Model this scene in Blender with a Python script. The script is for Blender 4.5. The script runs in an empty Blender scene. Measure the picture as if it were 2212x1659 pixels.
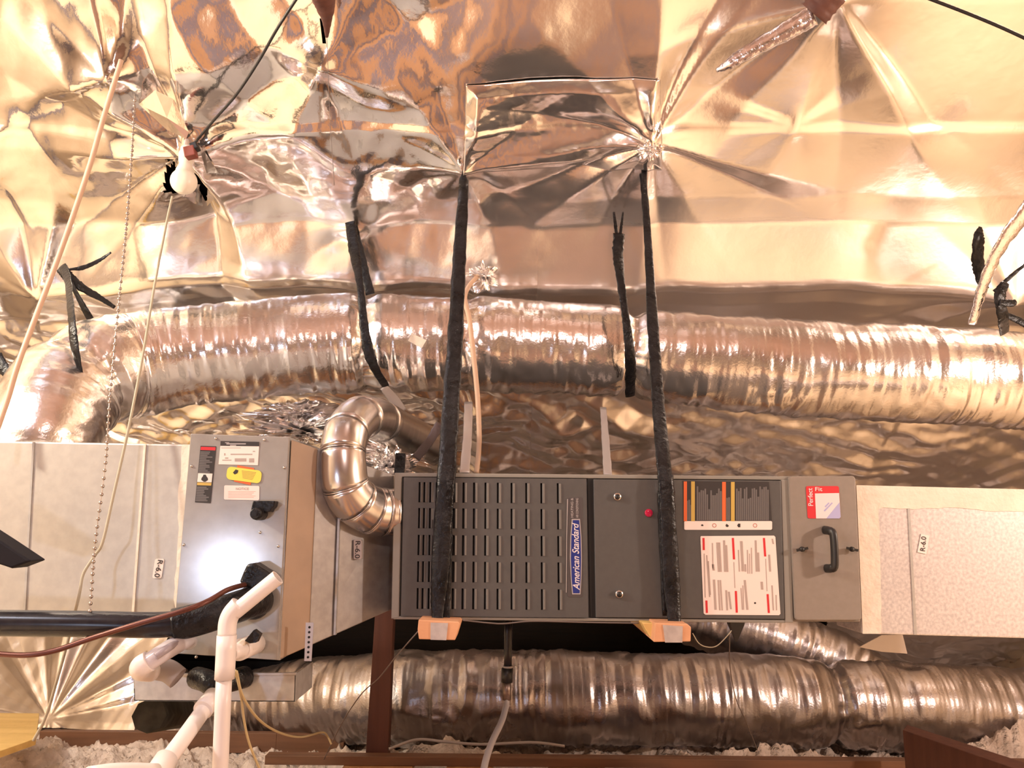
import bpy, math, random
import numpy as np
from mathutils import Vector, Matrix, Euler

random.seed(7)
C = bpy.context.scene.collection
S = bpy.context.scene

# ------------------------------------------------------------------ camera, world, lights, exposure
F_PX, W_PX, H_PX = 1750.0, 2212, 1659
PITCH, ROLL = math.radians(9.5), math.radians(0.5)
cd = bpy.data.cameras.new('camera')
cam = bpy.data.objects.new('camera', cd)
C.objects.link(cam)
cd.sensor_fit = 'HORIZONTAL'
cd.sensor_width = 36.0
cd.lens = 36.0 * F_PX / W_PX
cd.clip_start = 0.02
CAM = Matrix.Translation((0, 0, 1.0)) @ Matrix.Rotation(math.pi / 2 + PITCH, 4, 'X') @ Matrix.Rotation(ROLL, 4, 'Z')
cam.matrix_world = CAM
S.camera = cam

wd = bpy.data.worlds.new('world')
S.world = wd
wd.use_nodes = True
wd.node_tree.nodes['Background'].inputs[0].default_value = (0.9, 0.72, 0.6, 1)
wd.node_tree.nodes['Background'].inputs[1].default_value = 0.03


def lamp(name, loc, energy, col, radius):
    d = bpy.data.lights.new(name, 'POINT')
    d.energy = energy
    d.color = col
    d.shadow_soft_size = radius
    o = bpy.data.objects.new(name, d)
    C.objects.link(o)
    o.location = loc
    return o


lamp('lamp_left_bulb', (-2.25, 1.25, 1.95), 64, (1.0, 0.87, 0.69), 0.06)
lamp('lamp_right_bulb', (2.45, 1.0, 1.45), 50, (1.0, 0.79, 0.66), 0.07)
lamp('lamp_led_torch', (-1.32, -0.1, 0.76), 6.5, (0.62, 0.74, 1.0), 0.05)
lamp('lamp_led_strip', (-1.9, 0.55, 2.45), 18, (0.80, 0.84, 1.0), 0.05)
lamp('lamp_overhead_bulb', (0.35, -0.7, 2.3), 21, (1.0, 0.81, 0.72), 0.06)

S.view_settings.view_transform = 'Standard'
S.view_settings.look = 'None'
S.view_settings.gamma = 1.0
S.view_settings.use_curve_mapping = False
S.view_settings.exposure = 1.36
S.cycles.max_bounces = 8
S.cycles.glossy_bounces = 5
S.cycles.diffuse_bounces = 4
S.cycles.transmission_bounces = 4
S.cycles.use_denoising = True
S.cycles.sample_clamp_indirect = 6.0


# ------------------------------------------------------------------ helpers
def ray(px, py):
    d = Vector(((px - W_PX / 2) / F_PX, -(py - H_PX / 2) / F_PX, -1.0))
    return (CAM.to_3x3() @ d)


def P(px, py, Y):
    """the point of the vertical plane y = Y that this pixel looks at"""
    d = ray(px, py)
    return Vector((0, 0, 1.0)) + d * (Y / d.y)


RZ, RS = 3.72, 0.65                      # roof slope: z = RZ - RS*y
RN = Vector((0, RS, 1)).normalized()     # points out of the attic


def R(px, py, off=0.0):
    """the point of the roof slope that this pixel looks at"""
    d = ray(px, py)
    t = (RZ - 1.0 - off / RN.z) / (d.z + RS * d.y)
    return Vector((0, 0, 1.0)) + d * t


def px_of(v):
    q = CAM.inverted() @ Vector(v)
    return (W_PX / 2 + F_PX * q.x / -q.z, H_PX / 2 - F_PX * q.y / -q.z)


_NR = np.random.RandomState(3)
_TAB = _NR.rand(512, 512)


def vn(x, y, seed=0):
    x = np.asarray(x, float) + seed * 17.31
    y = np.asarray(y, float) + seed * 9.77
    xi = np.floor(x).astype(int)
    yi = np.floor(y).astype(int)
    fx, fy = x - xi, y - yi
    fx = fx * fx * (3 - 2 * fx)
    fy = fy * fy * (3 - 2 * fy)
    a = _TAB[xi % 512, yi % 512]
    b = _TAB[(xi + 1) % 512, yi % 512]
    c = _TAB[xi % 512, (yi + 1) % 512]
    d = _TAB[(xi + 1) % 512, (yi + 1) % 512]
    return (a * (1 - fx) + b * fx) * (1 - fy) + (c * (1 - fx) + d * fx) * fy - 0.5


def tri(t):
    t = t - np.floor(t)
    return np.abs(t * 2 - 1) - 0.5


def crumple(x, y, f, n, seed):
    """sharp-creased facets, like crushed foil"""
    rs = np.random.RandomState(seed)
    o = 0
    for k in range(n):
        a = rs.rand() * math.pi
        ff = f * (0.6 + rs.rand() * 0.9)
        w = vn(x * f * 0.5, y * f * 0.5, seed + k) * 1.6
        m = 0.5 + vn(x * f * 0.35, y * f * 0.35, seed + 40 + k)
        o = o + tri((x * math.cos(a) + y * math.sin(a)) * ff + w + rs.rand()) / ff * m
    return o


def orgof(p):
    v = Vector((0, 0, 0))
    while p is not None:
        v += p.location
        p = p.parent
    return v


def settag(o, label=None, cat=None, group=None, kind=None):
    if label:
        o['label'] = label
    if cat:
        o['category'] = cat
    if group:
        o['group'] = group
    if kind:
        o['kind'] = kind
    return o


def thing(name, loc, label, cat, group=None):
    o = bpy.data.objects.new(name, None)
    o.empty_display_size = 0.05
    C.objects.link(o)
    o.location = loc
    return settag(o, label, cat, group)


class MB:
    def __init__(s):
        s.v, s.f, s.sm, s.mi = [], [], [], []

    def add(s, vs, fs, smooth=False, mi=0):
        b = len(s.v)
        s.v += [tuple(q) for q in vs]
        for f in fs:
            s.f.append([i + b for i in f])
            s.sm.append(smooth)
            s.mi.append(mi)
        return s

    def box(s, a, b, M=None, mi=0):
        x0, y0, z0 = [min(a[i], b[i]) for i in range(3)]
        x1, y1, z1 = [max(a[i], b[i]) for i in range(3)]
        vs = [Vector(q) for q in ((x0, y0, z0), (x1, y0, z0), (x1, y1, z0), (x0, y1, z0),
                                  (x0, y0, z1), (x1, y0, z1), (x1, y1, z1), (x0, y1, z1))]
        if M is not None:
            vs = [M @ q for q in vs]
        return s.add(vs, [(3, 2, 1, 0), (4, 5, 6, 7), (0, 1, 5, 4), (1, 2, 6, 5), (2, 3, 7, 6), (3, 0, 4, 7)], mi=mi)

    def hexa(s, lo, hi):
        """lo, hi: four corners each, same order"""
        return s.add(list(lo) + list(hi), [(3, 2, 1, 0), (4, 5, 6, 7), (0, 1, 5, 4), (1, 2, 6, 5), (2, 3, 7, 6), (3, 0, 4, 7)])

    def prism(s, poly, d, mi=0):
        n = len(poly)
        a = [Vector(q) for q in poly]
        b = [q + Vector(d) for q in a]
        fs = [tuple(range(n)), tuple(range(2 * n - 1, n - 1, -1))]
        fs += [(i, i + n, (i + 1) % n + n, (i + 1) % n) for i in range(n)]
        return s.add(a + b, fs, mi=mi)

    def tube(s, pts, r, seg=12, caps=True, flat=None, mi=0, rnd=0.0, up=None):
        pts = [Vector(q) for q in pts]
        n = len(pts)
        rr = r if isinstance(r, (list, tuple)) else [r] * n
        fl = flat if isinstance(flat, (list, tuple)) else [flat if flat else 1.0] * n
        t0 = (pts[1] - pts[0]).normalized()
        ref = Vector(up) if up else (Vector((0, -1, 0)) if abs(t0.y) < 0.9 else Vector((0, 0, 1)))
        vs = []
        for i in range(n):
            t = (pts[min(i + 1, n - 1)] - pts[max(i - 1, 0)]).normalized()
            ref = (ref - t * ref.dot(t))
            if ref.length < 1e-5:
                ref = t.orthogonal()
            ref.normalize()
            side = t.cross(ref)
            for k in range(seg):
                a = 2 * math.pi * k / seg
                q = rr[i] * (1 + (random.random() - .5) * rnd)
                vs.append(pts[i] + side * math.cos(a) * q + ref * math.sin(a) * q * fl[i])
        fs = []
        for i in range(n - 1):
            for k in range(seg):
                k2 = (k + 1) % seg
                fs.append((i * seg + k, i * seg + k2, (i + 1) * seg + k2, (i + 1) * seg + k))
        s.add(vs, fs, True, mi)
        if caps:
            b = len(s.v) - n * seg
            s.f.append([b + k for k in range(seg)][::-1])
            s.sm.append(False)
            s.mi.append(mi)
            s.f.append([b + (n - 1) * seg + k for k in range(seg)])
            s.sm.append(False)
            s.mi.append(mi)
        return s

    def lathe(s, prof, o, axis=(0, 0, 1), seg=24, mi=0, smooth=True):
        """prof: (radius, distance along the axis)"""
        ax = Vector(axis).normalized()
        u = ax.orthogonal().normalized()
        w = ax.cross(u)
        vs = []
        for r, h in prof:
            for k in range(seg):
                a = 2 * math.pi * k / seg
                vs.append(Vector(o) + ax * h + (u * math.cos(a) + w * math.sin(a)) * max(r, 1e-5))
        fs = []
        for i in range(len(prof) - 1):
            for k in range(seg):
                k2 = (k + 1) % seg
                fs.append((i * seg + k, i * seg + k2, (i + 1) * seg + k2, (i + 1) * seg + k))
        return s.add(vs, fs, smooth, mi)

    def ball(s, c, r, seg=8, sq=1.0):
        pr = [(math.sin(math.pi * i / 6) * r, -math.cos(math.pi * i / 6) * r * sq) for i in range(7)]
        return s.lathe(pr, c, seg=seg)

    def build(s, name, mat, parent=None, bevel=0.0, label=None, cat=None, group=None, kind=None, seg=2):
        me = bpy.data.meshes.new(name)
        if parent is None:
            a = np.array(s.v)
            org = Vector(((a[:, 0].min() + a[:, 0].max()) / 2, (a[:, 1].min() + a[:, 1].max()) / 2, a[:, 2].min()))
        else:
            org = orgof(parent)
        me.from_pydata([(x - org.x, y - org.y, z - org.z) for x, y, z in s.v], [], s.f)
        me.polygons.foreach_set('use_smooth', s.sm)
        for m in (mat if isinstance(mat, (list, tuple)) else [mat]):
            me.materials.append(m)
        me.polygons.foreach_set('material_index', s.mi)
        o = bpy.data.objects.new(name, me)
        C.objects.link(o)
        import bmesh
        bm = bmesh.new()
        bm.from_mesh(me)
        bmesh.ops.recalc_face_normals(bm, faces=bm.faces[:])
        bm.to_mesh(me)
        bm.free()
        if parent is not None:
            o.parent = parent
        else:
            o.location = org
        if bevel:
            b = o.modifiers.new('bevel', 'BEVEL')
            b.width = bevel
            b.segments = seg
            b.limit_method = 'ANGLE'
            b.angle_limit = math.radians(40)
        return settag(o, label, cat, group, kind)


def grid_mesh(name, X, Y, Z, mat, parent=None, keep=None, smooth=True, wrap=False, **kw):
    """2-D arrays of positions -> one mesh"""
    n, m = X.shape
    co = np.stack([X, Y, Z], -1).reshape(-1, 3).astype(float)
    idx = np.arange(n * m).reshape(n, m)
    if wrap:
        idx = np.concatenate([idx, idx[:, :1]], 1)
    a, b, c, d = idx[:-1, :-1], idx[1:, :-1], idx[1:, 1:], idx[:-1, 1:]
    fs = np.stack([a, b, c, d], -1).reshape(-1, 4)
    if keep is not None:
        fs = fs[keep.reshape(-1)]
    org = orgof(parent) if parent is not None else Vector(((co[:, 0].min() + co[:, 0].max()) / 2, (co[:, 1].min() + co[:, 1].max()) / 2, co[:, 2].min()))
    co = co - np.array(org)
    me = bpy.data.meshes.new(name)
    me.vertices.add(len(co))
    me.vertices.foreach_set('co', co.reshape(-1))
    me.loops.add(len(fs) * 4)
    me.loops.foreach_set('vertex_index', fs.reshape(-1).astype(np.int32))
    me.polygons.add(len(fs))
    me.polygons.foreach_set('loop_start', np.arange(0, len(fs) * 4, 4).astype(np.int32))
    me.update(calc_edges=True)
    me.polygons.foreach_set('use_smooth', [smooth] * len(fs))
    me.materials.append(mat)
    o = bpy.data.objects.new(name, me)
    C.objects.link(o)
    if parent is not None:
        o.parent = parent
    else:
        o.location = org
    return settag(o, **kw)


def smooth_path(pts, n=8):
    """Catmull-Rom"""
    pts = [Vector(q) for q in pts]
    q = [pts[0] * 2 - pts[1]] + pts + [pts[-1] * 2 - pts[-2]]
    out = []
    for i in range(1, len(q) - 2):
        a, b, c, d = q[i - 1], q[i], q[i + 1], q[i + 2]
        for k in range(n):
            t = k / n
            out.append(0.5 * ((2 * b) + (c - a) * t + (2 * a - 5 * b + 4 * c - d) * t * t + (3 * b - a - 3 * c + d) * t ** 3))
    out.append(pts[-1])
    return out


def lerp(a, b, t):
    return a + (b - a) * t


# ------------------------------------------------------------------ materials
def newmat(name, col, rough=0.5, metal=0.0, spec=0.5):
    m = bpy.data.materials.new(name)
    m.use_nodes = True
    b = m.node_tree.nodes['Principled BSDF']
    b.inputs['Base Color'].default_value = (*col, 1)
    b.inputs['Roughness'].default_value = rough
    b.inputs['Metallic'].default_value = metal
    b.inputs['Specular IOR Level'].default_value = spec
    return m


def nd(m, t, **kw):
    n = m.node_tree.nodes.new(t)
    for k, v in kw.items():
        setattr(n, k, v)
    return n


def lk(m, a, b):
    m.node_tree.links.new(a, b)


def obj_coord(m, scale=(1, 1, 1)):
    t = nd(m, 'ShaderNodeTexCoord')
    mp = nd(m, 'ShaderNodeMapping')
    mp.inputs['Scale'].default_value = scale
    lk(m, t.outputs['Object'], mp.inputs['Vector'])
    return mp.outputs['Vector']


def noisy(name, c1, c2, scale=(8, 8, 8), detail=5, rough=0.6, metal=0.0, bump=0.0, bscale=40, lo=0.35, hi=0.65, r2=None, spec=0.5, bdist=0.01):
    m = newmat(name, c1, rough, metal, spec)
    b = m.node_tree.nodes['Principled BSDF']
    vec = obj_coord(m, scale)
    n = nd(m, 'ShaderNodeTexNoise')
    n.inputs['Scale'].default_value = 1.0
    n.inputs['Detail'].default_value = detail
    lk(m, vec, n.inputs['Vector'])
    r = nd(m, 'ShaderNodeValToRGB')
    r.color_ramp.elements[0].position = lo
    r.color_ramp.elements[1].position = hi
    r.color_ramp.elements[0].color = (*c1, 1)
    r.color_ramp.elements[1].color = (*c2, 1)
    lk(m, n.outputs['Fac'], r.inputs['Fac'])
    lk(m, r.outputs['Color'], b.inputs['Base Color'])
    if r2 is not None:
        q = nd(m, 'ShaderNodeMapRange')
        q.inputs['From Min'].default_value = 0.3
        q.inputs['From Max'].default_value = 0.7
        q.inputs['To Min'].default_value = rough
        q.inputs['To Max'].default_value = r2
        lk(m, n.outputs['Fac'], q.inputs['Value'])
        lk(m, q.outputs['Result'], b.inputs['Roughness'])
    if bump:
        n2 = nd(m, 'ShaderNodeTexNoise')
        n2.inputs['Scale'].default_value = bscale
        n2.inputs['Detail'].default_value = 4
        lk(m, obj_coord(m), n2.inputs['Vector'])
        bp = nd(m, 'ShaderNodeBump')
        bp.inputs['Strength'].default_value = bump
        bp.inputs['Distance'].default_value = bdist
        lk(m, n2.outputs['Fac'], bp.inputs['Height'])
        lk(m, bp.outputs['Normal'], b.inputs['Normal'])
    return m


M_FOIL = noisy('radiant_barrier_foil', (0.90, 0.875, 0.86), (0.83, 0.80, 0.78), (3, 3, 3), rough=0.13, r2=0.22, metal=1.0, bump=0.10, bscale=55, bdist=0.004)
_b = M_FOIL.node_tree.nodes['Principled BSDF']
_g = nd(M_FOIL, 'ShaderNodeNewGeometry')
_sx = nd(M_FOIL, 'ShaderNodeSeparateXYZ')
lk(M_FOIL, _g.outputs['Position'], _sx.inputs[0])
_mx = nd(M_FOIL, 'ShaderNodeMapRange')
_mx.inputs['From Min'].default_value = -0.25
_mx.inputs['From Max'].default_value = 0.15
_mx.inputs['To Min'].default_value = 0.10
_mx.inputs['To Max'].default_value = 0.20
lk(M_FOIL, _sx.outputs['X'], _mx.inputs['Value'])
_my = nd(M_FOIL, 'ShaderNodeMapRange')
_my.inputs['From Min'].default_value = 2.50
_my.inputs['From Max'].default_value = 2.62
_my.inputs['To Min'].default_value = 0.0
_my.inputs['To Max'].default_value = 0.09
lk(M_FOIL, _sx.outputs['Y'], _my.inputs['Value'])
_ad = nd(M_FOIL, 'ShaderNodeMath')
lk(M_FOIL, _mx.outputs['Result'], _ad.inputs[0])
lk(M_FOIL, _my.outputs['Result'], _ad.inputs[1])
lk(M_FOIL, _ad.outputs[0], _b.inputs['Roughness'])
M_FOIL2 = noisy('duct_foil', (0.90, 0.87, 0.86), (0.80, 0.77, 0.76), (5, 5, 5), rough=0.16, r2=0.30, metal=1.0, bump=0.25, bscale=120, bdist=0.003)
M_FOILD = noisy('shaded_duct_foil', (0.50, 0.465, 0.47), (0.38, 0.355, 0.36), (5, 5, 5), rough=0.22, r2=0.36, metal=1.0, bump=0.25, bscale=120, bdist=0.003)  # duct foil darkened: the shade under the furnace is put into its colour
M_TAPEFOIL = noisy('foil_tape', (0.9, 0.88, 0.9), (0.75, 0.73, 0.78), (20, 20, 20), rough=0.12, metal=1.0, bump=0.5, bscale=90, bdist=0.004)
M_GALV = noisy('galvanised_steel', (0.46, 0.45, 0.44), (0.56, 0.55, 0.53), (45, 45, 45), rough=0.42, r2=0.36, metal=0.55, detail=8)
M_SPANGLE = noisy('spangled_duct_jacket', (0.52, 0.48, 0.48), (0.74, 0.69, 0.67), (130, 130, 130), rough=0.45, metal=0.35, detail=10, lo=0.35, hi=0.7)
M_FLUE = noisy('flue_metal', (0.72, 0.69, 0.68), (0.62, 0.60, 0.60), (30, 30, 4), rough=0.20, r2=0.28, metal=1.0)
M_PANEL = noisy('coil_panel_paint', (0.40, 0.385, 0.37), (0.43, 0.415, 0.40), (40, 40, 40), rough=0.19, metal=0.30)
M_MASTIC = noisy('duct_mastic', (0.80, 0.72, 0.62), (0.72, 0.64, 0.54), (20, 20, 20), rough=0.75, bump=0.3, bscale=60)
M_TAN = noisy('tan_jacket', (0.33, 0.235, 0.165), (0.38, 0.27, 0.19), (12, 12, 12), rough=0.55)
M_GREY = noisy('furnace_grey_paint', (0.082, 0.078, 0.077), (0.090, 0.086, 0.084), (60, 60, 60), rough=0.5)
M_GREY2 = newmat('furnace_trim_grey', (0.26, 0.245, 0.22), 0.45)
M_TAUPE = noisy('filter_box_taupe', (0.24, 0.205, 0.175), (0.26, 0.22, 0.19), (60, 60, 60), rough=0.5)
M_DARK = newmat('recess_shade', (0.012, 0.011, 0.011), 0.8)  # near-black colour paints in the shade of slots, gaps and holes
M_BLACK = newmat('black_plastic', (0.016, 0.015, 0.015), 0.4)
M_TAPE = noisy('black_tape', (0.006, 0.006, 0.007), (0.014, 0.013, 0.015), (30, 30, 30), rough=0.24, r2=0.42, bump=0.4, bscale=70, spec=0.32)
M_ARMA = noisy('black_foam_insulation', (0.012, 0.010, 0.014), (0.02, 0.018, 0.022), (40, 40, 40), rough=0.26, spec=0.4)
M_STUB = noisy('dull_dark_sleeve', (.030, .028, .022), (.05, .046, .036), (30, 30, 30), rough=.8, spec=.15)
M_PVC = newmat('white_pvc', (0.82, 0.76, 0.74), 0.32)
M_PVCR = newmat('clear_pvc_trap', (0.62, 0.57, 0.60), 0.18)
M_COPPER = newmat('dark_copper', (0.13, 0.045, 0.032), 0.35, 0.5)
M_CABLE = newmat('tan_cable', (0.62, 0.42, 0.29), 0.5)
M_CORD = newmat('pale_cord', (0.42, 0.37, 0.27), 0.6)
M_YWIRE = newmat('yellow_wire', (0.55, 0.44, 0.24), 0.5)
M_CHAIN = newmat('bead_metal', (0.45, 0.40, 0.36), 0.3, 0.9)
M_SCREW = newmat('screw_metal', (0.6, 0.57, 0.55), 0.25, 1.0)
M_BULB = newmat('frosted_bulb', (0.85, 0.78, 0.66), 0.3)
M_SOCKET = newmat('red_brown_socket', (0.20, 0.045, 0.03), 0.5)
M_WHITE = newmat('label_white', (0.82, 0.72, 0.68), 0.5)
M_INK = newmat('label_ink', (0.03, 0.025, 0.025), 0.6)
M_GREYINK = newmat('label_grey_ink', (0.42, 0.34, 0.31), 0.6)
M_SILVINK = newmat('silver_ink', (0.40, 0.37, 0.37), 0.4)
M_LGREY = newmat('label_grey', (0.13, 0.12, 0.12), 0.5)
M_RED = newmat('label_red', (0.62, 0.03, 0.04), 0.45)
M_ORANGE = newmat('label_orange', (0.72, 0.14, 0.04), 0.45)
M_YEL = newmat('label_yellow', (0.80, 0.68, 0.10), 0.45)
M_OCHRE = newmat('label_ochre', (0.55, 0.38, 0.09), 0.45)
M_BLUE = newmat('badge_blue', (0.02, 0.035, 0.22), 0.35)
M_LILAC = newmat('sticker_lilac', (0.42, 0.42, 0.68), 0.4)
M_PINKW = newmat('sticker_white', (0.75, 0.68, 0.70), 0.4)
M_PALESTEEL = newmat('pale_strap_steel', (0.55, 0.5, 0.48), 0.4, 0.7)
M_FLEXWHITE = newmat('grey_flex_hose', (0.42, 0.38, 0.37), 0.35, 0.3)
M_GREYWIRE = newmat('thin_grey_wire', (0.14, 0.11, 0.10), 0.5)


def woodmat(name, c1, c2, sc=(2, 30, 30)):
    return noisy(name, c1, c2, sc, rough=0.6, detail=6, lo=0.3, hi=0.7, bump=0.15, bscale=30)


M_DECK = woodmat('deck_wood', (0.38, 0.19, 0.085), (0.54, 0.30, 0.145), (25, 2, 25))
M_PLY = woodmat('pale_plywood', (0.80, 0.64, 0.42), (0.90, 0.74, 0.52), (14, 1.5, 14))
M_BOARD = woodmat('brown_board', (0.14, 0.065, 0.035), (0.22, 0.105, 0.055), (2, 30, 30))
M_REDWOOD = woodmat('red_brown_timber', (0.085, 0.03, 0.022), (0.13, 0.048, 0.032), (30, 30, 2))
M_PINE = woodmat('pine_block', (0.62, 0.30, 0.16), (0.74, 0.40, 0.22), (4, 25, 25))
M_YPINE = woodmat('yellow_pine', (0.62, 0.40, 0.13), (0.78, 0.54, 0.20), (3, 20, 20))
M_ROOFDECK = woodmat('dark_roof_deck', (0.015, 0.010, 0.008), (0.03, 0.018, 0.012), (3, 30, 30))
M_WALL = woodmat('gable_boards', (0.52, 0.40, 0.27), (0.64, 0.50, 0.35), (20, 3, 3))
M_RAFT = woodmat('opposite_slope_boards', (0.26, 0.15, 0.11), (0.38, 0.23, 0.16), (20, 3, 3))
M_INSUL = noisy('loose_fill_insulation', (0.60, 0.49, 0.42), (0.84, 0.73, 0.66), (14, 14, 14), rough=0.95, bump=0.8, bscale=45, bdist=0.02)


# ------------------------------------------------------------------ text and labels on planes facing -y
def text(body, name, c, size, mat, parent, rot=0.0, shear=0.0, Y=None, width=None):
    """c: centre point; rot: turn in the x-z plane, counter-clockwise as seen"""
    cu = bpy.data.curves.new('txt', 'FONT')
    cu.body = body
    cu.size = size
    cu.shear = shear
    cu.align_x = 'CENTER'
    cu.align_y = 'CENTER'
    cu.offset = size * 0.012
    t = bpy.data.objects.new('txt', cu)
    C.objects.link(t)
    dg = bpy.context.evaluated_depsgraph_get()
    me = bpy.data.meshes.new_from_object(t.evaluated_get(dg))
    bpy.data.objects.remove(t)
    xs = [v.co.x for v in me.vertices]
    w = max(xs) - min(xs)
    sx = (width / w) if width else 1.0
    M = Matrix.Translation(Vector(c) - orgof(parent)) @ Matrix.Rotation(-rot, 4, 'Y') @ Matrix.Rotation(math.pi / 2, 4, 'X') @ Matrix.Diagonal((sx, 1, 1, 1))
    me.transform(M)
    me.materials.clear()
    me.materials.append(mat)
    o = bpy.data.objects.new(name, me)
    C.objects.link(o)
    o.parent = parent
    return o


def slab(name, poly, Y, depth, mat, parent, bevel=0.0, **kw):
    """pixel outline on the plane y = Y, thickness away from the camera side"""
    mb = MB()
    mb.prism([P(a, b, Y) for a, b in poly], (0, depth, 0))
    return mb.build(name, mat, parent, bevel, **kw)


def rects(name, rs, Y, mat, parent, depth=0.0003):
    mb = MB()
    for a, b, c, d in rs:
        mb.prism([P(a, b, Y), P(c, b, Y), P(c, d, Y), P(a, d, Y)], (0, depth, 0))
    return mb.build(name, mat, parent)


def rrect(x0, y0, x1, y1, r=5, sk=0.0, n=4):
    """rounded rectangle outline in pixels; sk shifts x per pixel of height"""
    out = []
    for cx, cy, a0 in ((x1 - r, y0 + r, -90), (x1 - r, y1 - r, 0), (x0 + r, y1 - r, 90), (x0 + r, y0 + r, 180)):
        for k in range(n + 1):
            a = math.radians(a0 + 90 * k / n)
            x, y = cx + r * math.cos(a), cy + r * math.sin(a)
            out.append((x + sk * (y - y0), y))
    return out


def screw(px, py, Y, parent, r=0.004, name='screw', mat=None):
    mb = MB()
    mb.lathe([(0, -0.004), (r * .6, -0.0036), (r, -0.001), (r, 0.001)], P(px, py, Y), (0, 1, 0), 10)
    return mb.build(name, mat or M_SCREW, parent)


def scr_cyl(px, py, Y, r, L, parent, name, mat):
    mb = MB()
    mb.lathe([(0, -L), (r * .9, -L), (r, -L * .8), (r, 0.0)], P(px, py, Y), (0, 1, 0), 16)
    return mb.build(name, mat, parent)


# ================================================================== THE SETTING
# pinch points where ropes, straps and timbers gather the foil: pixel, pull, reach, pleats
PINCH = [((262, 128), 0.10, 0.34, 9, 0.34), ((415, 300), 0.09, 0.46, 13, 0.34), ((1003, 342), 0.05, 0.30, 13, 0.26),
         ((1402, 288), 0.07, 0.42, 17, 0.28), ((703, 128), 0.07, 0.30, 8, 0.30), ((1800, -15), 0.08, 0.50, 15, 0.28),
         ((128, 572), 0.07, 0.30, 13, 0.30), ((770, 482), 0.035, 0.14, 9, 0.22), ((2150, 590), 0.07, 0.30, 13, 0.32),
         ((-60, 330), 0.08, 0.5, 9, 0.3), ((1035, 600), 0.03, 0.10, 9, 0.3),
         ((1720, 262), 0.02, 0.25, 9, 0.12), ((1025, 885), 0.03, 0.5, 11, 0.3), ((1310, 905), 0.03, 0.4, 9, 0.3), ((1900, 960), 0.03, 0.6, 9, 0.3), ((80, 1560), 0.06, 0.9, 13, 0.3)]


def roof_h(x, y):
    s = y * 1.193
    h = 0.040 * vn(x * 1.1, s * 1.3, 1) + 0.012 * vn(x * 3.0, s * 2.6, 2)
    k = 0.07 + 0.93 * np.clip(1.0 - (x + 0.15) / 0.45, 0, 1)            # left side is far more creased
    k = np.maximum(k, np.clip((x - 1.75) / 0.4, 0, 1) * 0.5)
    h = h + k * 0.075 * vn(x * 2.2 + s, s * 2.8 - x * 0.8, 5) + k * 0.022 * np.abs(vn(x * 4.2 - s * 2, s * 4.5 + x, 6))
    h = h + crumple(x, s, 2.6, 3, 21) * 0.045 * k + crumple(x, s, 9.0, 4, 33) * 0.016 * k
    # the lowest sheets: fine horizontal crinkle
    lo = np.clip((y - 2.95) / 0.2, 0, 1)
    h = h + lo * (crumple(x * 0.9 + s * .3, s * 1.4 - x * .2, 7.0, 4, 51) * 0.10 + crumple(x * 1.0, s, 19.0, 3, 52) * 0.05) + 0.0014 * vn(x * 40, s * 40, 9) * (0.3 + lo)
    for (px, py), A, Rr, n, L in PINCH:
        p = R(px, py)
        dx, ds = x - p.x, s - p.y * 1.193
        r = np.sqrt(dx * dx + ds * ds) + 1e-4
        th = np.arctan2(ds, dx)
        rs = np.random.RandomState(int(px * 7 + py * 3) % 9999)
        h = h + A * np.exp(-r / (Rr * 0.28))
        # flat facets fanning out between straight creases
        ka = np.sort((np.arange(n) + rs.rand(n) * 0.85) / n * 2 * math.pi)
        kv = (rs.rand(n) - 0.5) * 0.7 + np.where(np.arange(n) % 2 == 0, 0.42, -0.30)
        kx = np.concatenate([ka - 2 * math.pi, ka, ka + 2 * math.pi])
        g = np.interp(th % (2 * math.pi) + 0.10 * vn(x * 4, s * 4, int(px) % 50), kx, np.concatenate([kv, kv, kv]))
        h = h + g * r * np.exp(-(r / (Rr * 0.62)) ** 1.3) * L * 1.1
    return h


def inpoly(X, Y, poly):
    inside = np.zeros(X.shape, bool)
    n = len(poly)
    for i in range(n):
        x0, y0 = poly[i]
        x1, y1 = poly[(i + 1) % n]
        c = ((y0 > Y) != (y1 > Y)) & (X < (x1 - x0) * (Y - y0) / (y1 - y0 + 1e-9) + x0)
        inside ^= c
    return inside


def roof_px(X, Yy, Z):
    Mi = np.array(CAM.inverted())
    q = np.stack([X, Yy, Z, np.ones_like(X)], -1) @ Mi.T
    return W_PX / 2 + F_PX * q[..., 0] / -q[..., 2], H_PX / 2 - F_PX * q[..., 1] / -q[..., 2]


xs = np.linspace(-3.3, 3.3, 640)
ys = np.linspace(1.1, 5.75, 520)
GX, GY = np.meshgrid(xs, ys)
YSEAM, yB = R(1106, 262).y, R(1106, 520).y


def full_h(x, y):
    """crumpled sheet plus the overlaps; the lower sheet bellies out above the big duct"""
    h = roof_h(x, y)
    h = h + 0.009 / (1 + np.exp(-(y - YSEAM - 0.02 * vn(x * 1.2, x * 0, 70)) / 0.0035))
    yw = y + 0.03 * vn(x * 1.6, x * 0, 71) + 0.02 * vn(x * 5, y * 2, 72)
    return h + 0.115 * np.interp(yw, [yB - .16, yB - .08, yB + .02, yB + .075, yB + .105, yB + .20, yB + .33], [0, .12, .68, .97, .97, .45, 0])


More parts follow.
